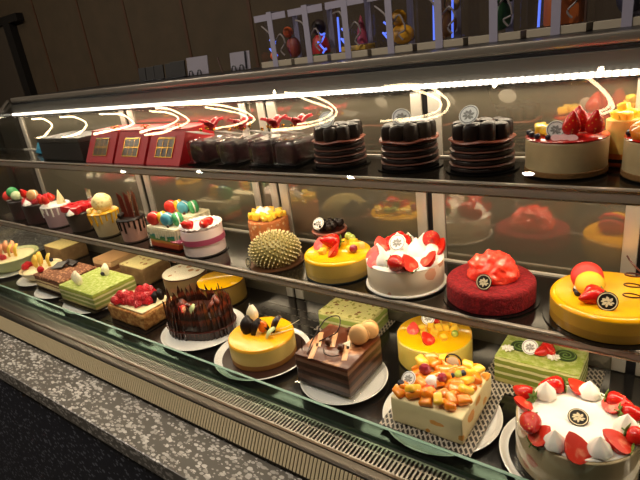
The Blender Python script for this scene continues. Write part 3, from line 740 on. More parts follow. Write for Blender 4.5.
def round_plain(x, y, R, H, label, top, side, name):
    t = thing(name, label, 'cake', (x, y, ZD)); board(t, R + .005)
    obj('cake_body', lathe(rim(R, H, .002, z0=.003), 64), side, t)
    obj('cake_top', lathe([(0, H + .0002), (R - .001, H + .0002), (R, H + .002), (R - .002, H + .0035), (0, H + .0035)], 64), top, t)
    obj('dark_rim', lathe([(R + .0003, H - .0025), (R + .0012, H - .0025), (R + .0012, H + .0005), (R + .0003, H + .0005), (R + .0003, H - .0025)], 64), CHOC_M, t)
    return t
round_plain(-1.185, .965, .076, .066, 'round plain yellow topped cake behind the chocolate shard cake', GLAZE, mat('shaded_mango_side', '80642a', .4, sss=.1), 'yellow_mousse_cake')  # side colour darkened to paint the shade below the lit top
round_plain(-1.362, .965, .074, .066, 'round white fruit specked cake behind the raspberry pastry cake', chips('white_fruit_top', 'efe6cc', 'b8824e', 34, .38, .4), chips('shaded_sponge_side', '86704c', 'a07a58', 26, .5, .4, (1, 1, 1.4), '8a5a40'), 'white_fruit_cake')  # speckled side coloured darker too, as shade under the lit top
def square_plain(x, y, hx, hy, H, label, top, side, name):
    t = thing(name, label, 'cake', (x, y, ZD))
    obj('cake_board', box(-hx - .008, hx + .008, -hy - .006, hy + .006, 0, .0014), BOARD, t, smooth=False)
    bm = box(-hx, hx, -hy, hy, .0017, H, .003, 2); subdiv(bm, 3); lump(bm, .001, 40, 2); obj('cake_body', bm, side, t)
    bm = box(-hx + .001, hx - .001, -hy + .001, hy - .001, H + .0005, H + .004, .0015); obj('cake_top', bm, top, t)
    return t
square_plain(-1.600, .972, .070, .060, .066, 'square cream topped cake with brown flecks behind the green fin cake', chips('cream_flecked_top', 'efdf9c', 'a9702e', 40, .40, .5), mat('shaded_cream_side', '7c5e3a', .6, bump=(90, .6), var=('94764c', 40, .4, .65)), 'flecked_cream_cake')  # brown side colour carries the shade below the bright top
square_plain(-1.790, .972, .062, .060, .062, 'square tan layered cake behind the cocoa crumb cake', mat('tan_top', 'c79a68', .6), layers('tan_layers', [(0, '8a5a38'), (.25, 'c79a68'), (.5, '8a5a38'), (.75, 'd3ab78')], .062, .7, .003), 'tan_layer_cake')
square_plain(-2.17, .972, .07, .058, .066, 'oblong pale cream cake behind the pale green fruit bowl', mat('pale_cream_top', 'efdb92', .5), MATS['shaded_cream_side'], 'pale_cream_cake')

# ------------------------------------------------------------------ middle shelf
t = thing('mango_macaron_cake', 'large round glossy yellow cake with red and yellow macaron and chocolate spiral', 'cake', (-.093, .907, ZM))
board(t, .106)
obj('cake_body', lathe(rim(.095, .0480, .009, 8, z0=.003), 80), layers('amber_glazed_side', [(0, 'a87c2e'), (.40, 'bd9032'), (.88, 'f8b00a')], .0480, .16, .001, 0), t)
obj('glaze_top', lathe([(0, .0482), (.084, .0482), (.086, .0486), (.083, .0491), (0, .0493)], 80), GLAZE_D, t)
macaron(t, -.030, -.014, .071, 'yellow', 'yellow', 'd', (.75, .1, .1), 1.3); macaron(t, -.038, .012, .074, 'red', 'red', 'd', (.85, -.1, .1), 1.45)
straw(t, -.034, -.030, .068, PI * .5, 1.3, 1.15, False); straw(t, -.008, -.034, .068, PI * .5, -.8, 1.15)
bits(t, 'blue', 'blueberry', [(-.050, -.020), (-.046, -.034)], .0575, 1.0); put('white_chocolate_bead', ME['dollop'], t, (-.047, -.022, .066), (0, 0, 0), .35)
plaque(t, .004, -.060, .070, 'b', (1.05, 0, 0), 1.15)
pts = [(.040 + .018 * math.cos(a), -.024 + .015 * math.sin(a), .060 + .0030 * a) for a in [k * .35 for k in range(52)]] + [(.030, -.005, .118), (.020, .0, .130)]
spirit(t, pts, .0014, 'chocolate_spiral', CHOC_R)
lower(t, .0085)

t = thing('red_velvet_cake', 'round deep red velvet cake with a mound of red jelly on top', 'cake', (-.301, .908, ZM))
board(t, .093)
obj('cake_body', lathe(rim(.085, .043, .009, 6, z0=.003), 96), VELVET, t)
bm = blob(.049, 5, .13, 46, (1.0, .9, .88), 3)
bmesh.ops.bisect_plane(bm, geom=bm.verts[:] + bm.edges[:] + bm.faces[:], plane_co=(0, 0, -.006), plane_no=(0, 0, -1), clear_outer=True)
lump(bm, .0045, 95, 2, zmin=0); lump(bm, .0016, 260, 4, zmin=0)
obj('jelly_mound', bm, JELLY, t, (.003, .006, .050))
plaque(t, .006, -.054, .057, 'b', (1.1, 0, -.1), 1.1)

t = thing('strawberry_heap_cake', 'round cream sided cake heaped with cut strawberries and white cream peaks', 'cake', (-.488, .908, ZM))
board(t, .092); obj('cake_base', lathe([(0, .0027), (.0885, .0027), (.089, .0045), (.088, .006), (0, .006)], 64), CREAM, t)
SIDE_W = chips('pale_cream_fruit_side', 'e6d6bd', 'c88a6c', 20, .36, .35, (1, 1, 1.3), 'dcae8c')
obj('cake_body', lathe([(0, .0065), (.083, .0065), (.084, .008), (.084, .056), (.083, .058), (0, .058)], 72), SIDE_W, t)
obj('cream_top', lathe([(0, .0582), (.082, .0582), (.084, .060), (.080, .062), (.04, .063), (0, .064)], 64), CREAM, t)
z = .060
for x, y, s in ((-.055, -.018, 1.0), (-.022, -.050, 1.05), (.030, -.040, .95), (.058, .0, 1.0), (.020, .020, 1.25), (-.015, .012, 1.25), (-.040, .048, 1.1), (.022, .055, 1.2), (0, -.02, 1.1), (-.02, .062, 1.0), (.05, .032, 1.0)): dollop(t, x, y, z, s, x * 40)
half(t, -.062, .010, z + .018, .8, .9, 1.15); half(t, -.060, -.034, z + .013, .9, -.5, 1.15); half(t, -.038, -.060, z + .012, .8, .4, 1.15)
straw(t, .006, -.062, z + .013, PI * .42, .9, 1.3); half(t, .040, -.055, z + .015, .8, 1.3, 1.2, True); half(t, .066, -.022, z + .015, .7, -.8, 1.2)
straw(t, -.060, .045, z + .013, PI * .5, .6, 1.1); straw(t, -.012, .046, z + .020, PI * .45, -.4, 1.15); straw(t, .035, .062, z + .020, PI * .35, .5, 1.45, False); straw(t, -.03, .066, z + .018, PI * .5, -1, 1.1, False); half(t, .062, .040, z + .018, .8, -.6, 1.2)
put('blueberry', ME['blue'], t, (-.068, .030, z + .006), (0, 0, 0), 1.2)
plaque(t, -.006, -.016, z + .038, 'w', (.9, 0, 0), 1.2)

t = thing('mango_fruit_mousse_cake', 'round yellow cake topped with strawberries and mango between durian and strawberry cakes', 'cake', (-.664, .904, ZM))
board(t, .083, mat('dark_blue_board', '13242e', .3))
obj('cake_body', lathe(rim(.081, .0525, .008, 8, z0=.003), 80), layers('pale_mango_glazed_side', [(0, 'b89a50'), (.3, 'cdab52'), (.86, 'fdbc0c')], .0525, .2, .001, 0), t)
obj('glaze_top', lathe([(0, .0527), (.072, .0527), (.073, .0531), (.071, .0535), (0, .0537)], 80), GLAZE, t)
straw(t, .000, .014, .077, PI * .42, -.9, 1.35); half(t, -.046, -.004, .073, .8, .4, 1.05); half(t, .006, -.028, .073, .8, -1.0, 1.2)
bits(t, 'mango', 'mango_cube', [(-.026, -.006), (-.018, .030), (-.005, .035), (.028, .020), (.040, .022), (-.033, .040), (.02, .04), (-.02, -.03), (.035, .0), (-.045, .03)], .061, 1.45)
put('grape', ME['grape'], t, (.014, .046, .066), (0, 0, 0), 1.1); put('grape', ME['grape'], t, (-.002, .056, .066), (0, 0, 0), 1.1); put('kiwi_wedge', ME['redgrape'], t, (.048, -.002, .062), (0, 0, 0), 1.0)
bits(t, 'pear', 'pale_fruit_cube', [(-.040, .040), (.048, .03)], .061, 1.3)
plaque(t, -.022, .012, .080, 'w', (.9, 0, -.5), 1.0)
lower(t, .008)

t = thing('durian_cake', 'spiky golden durian shaped dome cake with small round plaque', 'cake', (-.856, .893, ZM))
obj('cake_board', lathe([(0, 0), (.073, 0), (.074, .001), (.074, .003), (0, .003)], 64), BRONZE, t)
bm = lathe([(0, .0035), (.050, .0035), (.058, .012), (.063, .026), (.0615, .042), (.052, .058), (.034, .070), (.014, .075), (0, .0755)], 48)
n = 330; ga = PI * (3 - math.sqrt(5))
for i in range(n):
    u = 1 - (i + .5) / n * 1.75
    if u < -.72: break
    rr = math.sqrt(max(0, 1 - u * u)); a = ga * i; d = Vector((rr * math.cos(a), rr * math.sin(a), u))
    c = Vector((d.x * .061, d.y * .061, .034 + d.z * .041)); nn = Vector((d.x / .061, d.y / .061, d.z / .041)).normalized()
    q = nn.to_track_quat('Z', 'Y').to_matrix().to_4x4()
    bmesh.ops.create_cone(bm, cap_ends=True, segments=6, radius1=.0046, radius2=.0006, depth=.0115, matrix=Matrix.Translation(c + nn * .0040) @ q)
m, nt, b, tc = base_nodes('durian_rind'); b.inputs['Roughness'].default_value = .5
ge = nt.nodes.new('ShaderNodeVectorMath'); ge.operation = 'SUBTRACT'; ge.inputs[1].default_value = (0, 0, .034)
dv = nt.nodes.new('ShaderNodeVectorMath'); dv.operation = 'DIVIDE'; dv.inputs[1].default_value = (.061, .061, .041)
ln = nt.nodes.new('ShaderNodeVectorMath'); ln.operation = 'LENGTH'; rp = nt.nodes.new('ShaderNodeValToRGB')
rp.color_ramp.elements[0].position = .98; rp.color_ramp.elements[0].color = rgb('8a7c44'); rp.color_ramp.elements[1].position = 1.0; rp.color_ramp.elements[1].color = rgb('e8d49a')
sc = nt.nodes.new('ShaderNodeMath'); sc.operation = 'MULTIPLY'; sc.inputs[1].default_value = .90
nt.links.new(tc.outputs['Object'], ge.inputs[0]); nt.links.new(ge.outputs[0], dv.inputs[0]); nt.links.new(dv.outputs[0], ln.inputs[0]); nt.links.new(ln.outputs['Value'], sc.inputs[0]); nt.links.new(sc.outputs[0], rp.inputs['Fac']); nt.links.new(rp.outputs['Color'], b.inputs['Base Color'])
obj('durian_body', bm, m, t, smooth=False)
plaque(t, -.040, -.062, .017, 'b', (1.25, 0, -.35), 1.1)

t = thing('mango_crumb_cake', 'round orange crumb coated cake with mango cubes and white cream behind the durian', 'cake', (-.955, .988, ZM))
board(t, .061)
bm = lathe(rim(.057, .082, .005, z0=.003), 64); subdiv(bm, 1); lump(bm, .0025, 110, 3)
obj('cake_body', bm, chips('praline_crumbs', 'b86a34', 'e8b884', 90, .62, .7, (1, 1, 1), '7a3f1e'), t)
bits(t, 'mango', 'mango_cube', [(p[0], p[1], random.uniform(0, .008)) for p in scatter(24, 0, .048, .013)], .081, 1.45)
put('cream_dollop', ME['dollop'], t, (-.012, -.008, .094), (0, 0, 0), (1.1, 1.0, .7)); put('cream_dollop', ME['dollop'], t, (.006, -.002, .095), (0, 0, 0), (1.0, 1.0, .6))

t = thing('chocolate_tart', 'small dark chocolate cake with round chocolate blocks and white plaque behind yellow cake', 'cake', (-.750, .998, ZM)); t.scale = (.86, .86, .92)
board(t, .056)
obj('cake_body', lathe([(0, .003), (.038, .003), (.044, .03), (.046, .05), (.052, .058), (.053, .064), (.050, .067), (0, .067)], 56), CHOC_R, t)
obj('tart_edge', lathe([(.048, .0672), (.0535, .0655), (.0548, .069), (.052, .073), (.047, .0715), (.048, .0672)], 56), mat('pink_brown_chocolate', '8a4a38', .35), t)
for p in scatter(13, 0, .040, .017): put('chocolate_ball', ME['ballcoc'], t, (p[0], p[1], .068 + random.uniform(0, .008)), (0, 0, 0), (1.1, 1.1, 1.25))
plaque(t, -.016, -.030, .094, 'w', (.85, 0, .1), 1.15)

t = thing('pink_ribbon_cake', 'tall round pale pink cake tied with a deep pink ribbon and three berries', 'cake', (-1.118, .882, ZM))
board(t, .066)
PINK = mat('pale_pink_cream', 'efd9d4', .4, sss=.1)
obj('cake_body', lathe(rim(.060, .078, .005, z0=.003), 72), PINK, t)
obj('crimped_rim', lathe([(.050, .0805), (.060, .0805), (.062, .084), (.058, .087), (.052, .084), (.050, .0805)], 72, lambda a, r, z: (r, z + .002 * math.sin(24 * a))), mat('pink_white_cream', 'f3e4e0', .4), t)
RIB_P = mat('deep_pink_ribbon', 'b2506c', .35)
rbn = obj('ribbon', lathe([(.0622, .036), (.0631, .036), (.0631, .052), (.0622, .052), (.0622, .036)], 72), RIB_P, t)
for s in (-1, 1): petal('ribbon_tail', rbn, (-.026 + s * .004, -.0585, .048), (PI - .25, 0, s * .45), .62, RIB_P)
straw(t, -.018, -.036, .090, 1.25, .9, .95); straw(t, .012, -.034, .090, 1.2, -.7, 1.0, False); straw(t, .036, -.016, .091, 1.3, .8, 1.0); straw(t, .042, .012, .090, 1.2, -.5, .9, False)

def macaron_cake(x, y, rz, label):
    t = thing('macaron_drip_cake', label, 'cake', (x, y, ZM), rz, 'macaron drip cakes')
    obj('cake_board', box(-.072, .072, -.044, .044, 0, .002), BOARD, t, smooth=False)
    obj('cake_body', box(-.066, .066, -.038, .038, .0023, .062, .003, 2), layers('rainbow_layers', [(0, 'a8281c'), (.10, 'd0562a'), (.30, 'd98a3a'), (.42, '5d8f4c'), (.60, '3f9a86'), (.74, 'e8e0cc')], .062, .5, .004, .3, 40), t)
    bm = box(-.068, .068, -.040, .040, .0622, .0690, .0025, 2); obj('icing_top', bm, mat('ivory_icing', 'f0e4c2', .4), t)
    bm = bmesh.new()
    for k in range(12):
        x0 = -.0632 + k * .0115; L = random.uniform(.012, .034)
        for yy in (-.0398, .0398): add_tube(bm, [(x0, yy, .064), (x0, yy, .064 - L)], .0032, 6)
    for k in range(7):
        y0 = -.034 + k * .0115; L = random.uniform(.012, .034)
        for xx in (-.0678, .0678): add_tube(bm, [(xx, y0, .064), (xx, y0, .064 - L)], .0032, 6)
    obj('icing_drips', bm, MATS['ivory_icing'], t)
    for k, c in enumerate(('red', 'yellow', 'blue', 'green')):
        macaron(t, (-.045, -.016, .012, .047)[k], (-.020, -.008, -.014, -.002)[k], .0893, c, None, 'c', (PI / 2 + .12, 0, .25 if k % 2 == 0 else -.5), 1.12)
    put('chocolate_ball', ME['choccball'], t, (.030, -.032, .069), (0, 0, 0), .6)
    return t
macaron_cake(-1.259, .884, 0, 'front teal dripped cake with four upright macarons, left of the pink cake')
macaron_cake(-1.312, .990, 0, 'teal dripped cake with four macarons standing behind the pink ribbon cake')

def cup_cake(name, label, x, y, r0, r1, H, m, drip=None, top=None):
    t = thing(name, label, 'cake', (x, y, ZM)); board(t, r0 + .012)
    obj('cake_body', lathe([(0, .0028), (r0, .0028), (r0 + (r1 - r0) * .5, H * .5), (r1, H - .003), (r1 - .003, H), (0, H)], 56), m, t)
    if drip:
        bm = lathe([(0, H + .0002), (r1, H - .001), (r1 + .003, H + .002), (r1 - .001, H + .006), (0, H + .006)], 56)
        for k in range(16):
            a = 2 * PI * k / 16; L = random.uniform(.012, .04); rr = lambda z: r0 + (r1 - r0) * max(0, z) / H
            add_tube(bm, [((rr(zz) + .0008) * math.cos(a), (rr(zz) + .0008) * math.sin(a), zz) for zz in (H + .001, H - L * .5, H - L)], .0034, 6)
        obj('icing_drips', bm, drip, t)
    return t
t = cup_cake('chocolate_drip_cake', 'small pink cake with dark chocolate drips and tall chocolate sails', -1.450, .875, .038, .042, .072, mat('pink_brown_side', 'b58a7c', .5), CHOC)
for k, (x, y, a) in enumerate(((.0, -.01, .3), (.012, .006, -.1), (.022, -.004, .2), (.03, .012, 0))):
    bm = prism([(-.011, 0), (.011, 0), (.004, .070), (-.012, .086)], -.0012, .0012, 0)
    obj('chocolate_sail', bm, CHOC_M if k % 2 else CHOC_R, t, (x - .006, y, .076), (1.35, -.25, a), smooth=False)
put('chocolate_ball', ME['ballcoc'], t, (-.022, -.012, .0782)); put('chocolate_ball', ME['ballcoc'], t, (-.01, -.028, .0782))
t = cup_cake('yellow_drip_cake', 'small cream cake with yellow drips carrying one big pale ball', -1.600, .872, .036, .048, .082, mat('grey_cream_side', 'c9b48a', .45), mat('yellow_icing', 'e9b020', .25, coat=.4))
obj('ball_top', blob(.033, 4, .05, 60), chips('speckled_pale_ball', 'f0dc9a', 'd8b870', 90, .5, .6), t, (.006, .002, .114))
bits(t, 'pear', 'pale_fruit_cube', [(-.036, -.018), (-.028, -.032), (-.012, -.04), (.03, -.03)], .0885, .9)
t = cup_cake('red_block_cake', 'small dark cake topped with bright red jelly blocks beside the yellow drip cake', -1.765, .876, .040, .050, .070, mat('smoky_chocolate_side', '4a3c34', .4), None)
for k in range(9): obj('jelly_block', box(-.016, .016, -.014, .014, 0, .024, .004), mat('red_jelly_block', 'c81420', .3, coat=.3), t, (-.036 + (k % 3) * .034, -.028 + (k // 3) * .028, .0703 + .002 * (k % 2)), (.1 * (k % 3 - 1), .08 * (k % 2), .2 * k))
obj('clear_card', box(-.028, .028, -.0006, .0006, 0, .072), FILM, t, (.030, .036, .0705), (0, 0, -.2), smooth=False)
put('cream_dollop', ME['dollop'], t, (.030, -.048, .0702), (0, 0, 0), .7)
t = cup_cake('pink_cup_cake', 'small mauve cake with strawberries and a tall cream cone at the left', -1.935, .878, .044, .050, .078, mat('mauve_side', 'b08f92', .5), CREAM)
for x, y in ((-.03, -.02), (-.012, -.034), (.01, -.03), (-.02, .01)): straw(t, x, y, .094, .4, x * 30, .95, False)
obj('cream_cone', lathe([(0, 0), (.016, 0), (.014, .012), (.007, .034), (.0005, .054), (0, .0545)], 24), CREAM_Y, t, (.028, .012, .0842))
t = cup_cake('dark_berry_cake', 'dark chocolate cake heaped with berries and one beige macaron at the left', -2.085, .880, .052, .056, .078, mat('dark_purple_side', '2a1c1a', .4, var=('4a2026', 20, .5, .7)), None)
for p in scatter(12, 0, .050, .018): put('raspberry', ME['rasp'], t, (p[0], p[1], .0783), (.3, .2, p[0] * 50), 1.5)
macaron(t, .018, -.012, .112, 'beige', None, 'c', (1.3, .2, .2), 1.15); straw(t, -.02, -.02, .106, .5, .4, 1.1, False); dollop(t, .02, -.045, .079, .8)
t = cup_cake('festive_cake', 'dark cake with green and red sweets on top at the far left edge', -2.235, .885, .046, .050, .080, MATS['dark_purple_side'], None)
obj('green_sweet', blob(.022, 3, .1, 50), mat('green_sugar', '2f8a4c', .5), t, (-.008, -.018, .112)); obj('pale_green_sweet', blob(.020, 3, .1, 50), mat('pale_green_sugar', 'b9c79a', .5), t, (.024, -.020, .100)); obj('red_sweet', blob(.022, 3, .1, 50), RED, t, (-.026, -.030, .098))
for p in scatter(6, .03, .048, .02): dollop(t, p[0], p[1], .081, .7)

# ------------------------------------------------------------------ top shelf
def choc_layer_cake(x, y, label, rz=0, pl=True):
    t = thing('chocolate_layer_cake', label, 'cake', (x, y, ZT), rz, 'dark chocolate layer cakes on the top shelf')
    board(t, .069)
    lay = mat('chocolate_sponge', '241410', .5, bump=(120, .5)); gan = mat('ganache_layer', '5e3a30', .3)
    for k in range(4):
        R = .0605 - .001 * k; z0 = .003 + k * .0135
        obj('sponge_layer', lathe([(0, z0), (R - .003, z0), (R, z0 + .003), (R, z0 + .0072), (R - .003, z0 + .0098), (0, z0 + .0098)], 56), lay, t)
        obj('ganache_layer', lathe([(0, z0 + .0099), (R - .002, z0 + .0099), (R + .0015, z0 + .0117), (R - .001, z0 + .0133), (0, z0 + .0133)], 56, lambda a, r, z: (r * (1 + .012 * math.sin(9 * a)), z)), gan, t)
    obj('top_collar', lathe([(0, .0570), (.058, .0570), (.0625, .060), (.061, .0625), (.054, .0620), (0, .0615)], 56, lambda a, r, z: (r, z + .0015 * math.sin(5 * a))), mat('pink_brown_chocolate', '8a4a38', .35), t)
    bl = [(.042 * math.cos(2 * PI * k / 9), .042 * math.sin(2 * PI * k / 9)) for k in range(9)] + [(.018 * math.cos(2 * PI * k / 4), .018 * math.sin(2 * PI * k / 4)) for k in range(4)]
    for bx, by in bl:
        obj_ = put('chocolate_dome', DOME, t, (bx, by, .0628), (0, 0, 0), (1, 1, random.uniform(.95, 1.15)))
    plaque(t, -.010, -.024, .106, 'w', (.95, .35, 0), 1.2)
    return t
DOME = mesh('chocolate_dome', lathe([(0, 0), (.0145, 0), (.0155, .006), (.0150, .022), (.0125, .027), (.006, .0295), (0, .030)], 20), CHOC)
choc_layer_cake(-.664, .960, 'dark chocolate layer cake on the top shelf, leftmost of the three')
choc_layer_cake(-.488, .962, 'dark chocolate layer cake on the top shelf, middle of the three', .4)
choc_layer_cake(-.334, .962, 'dark chocolate layer cake on the top shelf beside the fruit cake', -.3)
def fruit_cake(x, y, label, kind):
    t = thing('fruit_topped_cake', label, 'cake', (x, y, ZT), 0, 'pale fruit topped cakes on the top shelf')
    board(t, .068)
    obj('cake_body', lathe(rim(.066, .062, .003, z0=.003), 64), mat('taupe_cream_side', 'b9a27a', .4, sss=.1, var=('a8926c', 25, .4, .7)), t)
    obj('crumb_base', lathe([(.0662, .0035), (.0672, .0035), (.0672, .0115), (.0662, .0125), (.0662, .0035)], 64), mat('biscuit', '7a5428', .8, bump=(200, .6)), t)
    obj('jam_top', lathe([(0, .0622), (.0655, .0622), (.0665, .064), (.063, .066), (0, .067)], 64), mat('red_jam', 'b81c18', .15, coat=.5), t)
    if kind == 0:
        for dx, dy, a in ((.012, -.03, .4), (.026, -.008, -.3), (.046, -.024, .3), (.008, .02, 1.0)): straw(t, dx, dy, .072, .25, a, 1.1, False)
        bits(t, 'mango', 'mango_cube', [(-.040, -.010), (-.030, -.020), (-.044, .01), (-.025, .0)], .067, 1.5)
        half(t, .030, .012, .084, 1.0, 0, .9)
        plaque(t, -.010, -.036, .080, 'w', (1.15, .5, 0), .95)
    else:
        bits(t, 'orange', 'mango_cube', [(-.045, -.015), (-.035, -.03), (-.03, 0), (-.045, .012), (-.015, .02)], .067, 1.6)
        bits(t, 'mango', 'mango_cube', [(-.040, .030), (-.025, .036), (-.032, .02)], .070, 1.6)
        straw(t, .02, -.02, .072, .3, .3, 1.1, False); straw(t, .035, .01, .072, .3, .3, 1.1, False)
        plaque(t, -.016, -.010, .092, 'w', (1.1, .4, 0), 1.05)
    bits(t, 'blue', 'blueberry', [(-.050, -.030), (-.036, -.044), (-.020, -.052), (-.058, -.012)], .066, .85)
    for dx, dy in ((-.006, -.050), (.006, -.046), (.018, -.050)): obj('sugar_petal', lathe([(0, 0), (.008, .001), (.009, .0025), (0, .002)], 16), mat('pink_sugar', 'e8b8b8', .5), t, (dx, dy, .0672), (.4, .2, 0))
    return t
fruit_cake(-.184, .958, 'pale cake topped with strawberries on the top shelf right of the chocolate cakes', 0)
fruit_cake(-.030, .950, 'pale cake topped with orange mango at the right end of the top shelf', 1)
t = thing('mango_mousse_cup', 'narrow yellow mousse cup topped with mango cubes between the two fruit cakes', 'dessert', (-.1050, 1.012, ZT))
obj('cup', lathe([(0, 0), (.022, 0), (.025, .003), (.027, .080), (.026, .081), (0, .081)], 40), layers('mousse_cup_layers', [(0, 'b5602a'), (.10, '2a1a12'), (.18, 'e07a2a'), (.30, 'ecca72')], .081, .3, .002), t)
bits(t, 'mango', 'mango_cube', [(0, 0), (.012, .004), (-.012, .006), (.004, -.014), (-.008, -.010), (0, .0, .012)], .081, 1.4)

# wrapped roll cakes with red bows
WRAP = glassy('crinkled_film', (.86, .86, .88), 1.5, .12, k=2.2)
BOW = mat('red_satin', 'c01622', .35); GOLDM = mat('gold_foil', 'd8a038', .25, metal=1)
def roll_cake(x, label):
    t = thing('wrapped_roll_cake', label, 'cake', (x, .970 + .0 * x, ZT), 0, 'film wrapped chocolate roll cakes with red bows')
    obj('cake_board', box(-.038, .038, -.070, .070, 0, .003), BOARD, t, smooth=False)
    bm = box(-.033, .033, -.062, .062, .0033, .060, .012, 3); subdiv(bm, 2); lump(bm, .002, 50, x * 10)
    obj('roll_body', bm, mat('roll_chocolate', '3a2620', .45, var=('5c3036', 25, .45, .65)), t)
    bm = box(-.0365, .0365, -.066, .066, .0033, .066, .008, 2); subdiv(bm, 4); lump(bm, .003, 45, x * 17)
    obj('film_wrap', bm, WRAP, t, smooth=False)
    obj('folded_film_top', prism([(-.034, -.060), (.036, -.056), (.034, -.020), (-.032, -.018)], 0, .0014, 0), mat('film_edge_glint', 'b9b4ae', .25), t, (0, 0, .0745), (-.18, .12, 0), smooth=False)  # opaque pale sheet paints the glint on the clear film's top fold
    b = obj('bow', blob(.012, 2, .15, 60), BOW, t, (.006, .004, .090))
    for a in (.3, 2.2, 3.4, 5.4): petal('bow_loop', b, (0, 0, 0), (.45, 0, a), .95, BOW)
    for k in range(6): put('gold_bead', ME['gold'], t, (-.025 + k * .010, -.012 + .012 * (k % 3), .080 + .004 * (k % 2)))
    return t
ME['gold'] = berry_mesh(GOLDM, 'gold_bead', .0045)
roll_cake(-1.100, 'film wrapped chocolate roll with red bow next to the red boxes, first of four')
roll_cake(-.984, 'film wrapped chocolate roll with red bow, second of four from the red boxes')
roll_cake(-.868, 'film wrapped chocolate roll with red bow, third of four from the red boxes')
roll_cake(-.790, 'film wrapped chocolate roll with red bow touching the leftmost chocolate layer cake')
# red gift boxes with gold lattice windows
REDB = mat('red_card', 'b00e1a', .45); REDL = mat('red_card_roof', 'b81a26', .45)
def gift_box(x, label, w=.076):
    t = thing('gift_box', label, 'box', (x, .965, ZT), 0, 'red gift boxes with gold lattice windows')
    bm = bmesh.new(); f = [(-.080, 0), (.070, 0), (.070, .090), (-.030, .090)]
    a = [bm.verts.new((-w, y, z)) for y, z in f]; b = [bm.verts.new((w, y, z)) for y, z in f]
    bm.faces.new(a); bm.faces.new(b[::-1])
    for k in range(4): bm.faces.new((a[k], b[k], b[(k + 1) % 4], a[(k + 1) % 4]))
    obj('box_body', bm, REDB, t, smooth=False)
    sl = math.atan2(.090, .050)
    wd = obj('window', box(-w * .50, w * .50, .022, .084, .0004, .0012), mat('dark_window_film', '3a1a14', .25), t, (0, -.080, 0), (sl, 0, 0), smooth=False)
    for k in range(4): obj('lattice_bar', box(-w * .5 + k * w / 3 - .0012, -w * .5 + k * w / 3 + .0012, .022, .080, .0013, .0025), GOLDM, wd, smooth=False)
    for k in range(3): obj('lattice_bar', box(-w * .5, w * .5, .022 + k * .028, .0245 + k * .028, .0013, .0025), GOLDM, wd, smooth=False)
    obj('lid_edge', box(-w, w, -.032, .070, .0903, .094, .001), REDL, t, smooth=False)
    lf = bmesh.new(); add_tube(lf, smooth_path([(0, 0, 0), (.01, .004, .008), (.022, .004, .006)]), .002, 6); add_tube(lf, smooth_path([(0, 0, 0), (-.01, .002, .009), (-.02, .0, .004)]), .002, 6); bmesh.ops.create_icosphere(lf, subdivisions=2, radius=.005, matrix=Matrix.Translation((0, 0, .003)))
    obj('gold_sprig', lf, GOLDM, t, (w * .4, -.012, .0945))
    return t
gift_box(-1.235, 'red gift box with gold lattice window nearest the wrapped rolls')
gift_box(-1.400, 'red gift box with gold lattice window, middle of three on the top shelf')
gift_box(-1.565, 'red gift box with gold lattice window, farthest left of three')
t = thing('dark_box', 'plain dark grey box left of the red gift boxes', 'box', (-1.81, .965, ZT)); obj('box_body', box(-.14, .14, -.07, .07, 0, .062, .002), mat('charcoal_card', '2f2b29', .5), t, smooth=False); obj('lid', box(-.142, .142, -.072, .072, .0623, .078, .002), mat('charcoal_lid', '3a3532', .5), t, smooth=False)
t = thing('blue_box', 'bright blue tilted packet at the far left of the top shelf', 'box', (-2.10, .965, ZT)); obj('box_body', box(-.05, .05, -.012, .012, 0, .062, .003), mat('blue_card', '1f86ae', .4), t, (0, 0, .001), (-.45, 0, -.2), smooth=False); obj('label_stripe', box(-.042, .042, -.0132, -.0122, .018, .045), mat('pale_blue_print', '4aa6c8', .4), t, (0, 0, .001), (-.45, 0, -.2), smooth=False); obj('prop_stand', box(-.04, .04, .045, .066, 0, .03, .001), BLACKM, t, smooth=False)

# ------------------------------------------------------------------ on the case roof
CLEAR = glassy('clear_acetate', (.93, .93, .96), 1.45, .02, k=1.3)
RIBW = mat('white_satin_ribbon', '8d8898', .5); TRAY = mat('ivory_tray', '9c917e', .6)
BLUELED = glow('blue_led', (.12, .22, 1), .9)
toys = [('d8602c', '8a3a26', 'orange and brown toy'), ('b0201c', '2a1c1c', 'red toy'), ('9a3c4c', 'c8a03a', 'pink horn and yellow toy'), ('d89a18', 'b8381c', 'yellow duck toy'), ('8a5a20', 'b08a50', 'ochre toy'), ('2c5a34', '241c1a', 'dark toy with green foot'), ('b05a24', '7a4a58', 'orange block toy'), ('3a3a4a', '6a5a2a', 'grey toy')]
labs = ['clear gift box with orange and brown toys, leftmost on the display case roof', 'clear gift box holding a red toy, second from left on the roof', 'clear gift box with a pink horn shape, third from left on the roof', 'clear gift box holding a yellow and red duck shape on the roof', 'clear gift box with ochre toy and two blue light sticks on the roof', 'clear gift box with dark toy on green base on the roof', 'clear gift box with wide orange block inside, second from right on the roof', 'clear gift box with grey toy at the right end of the roof']
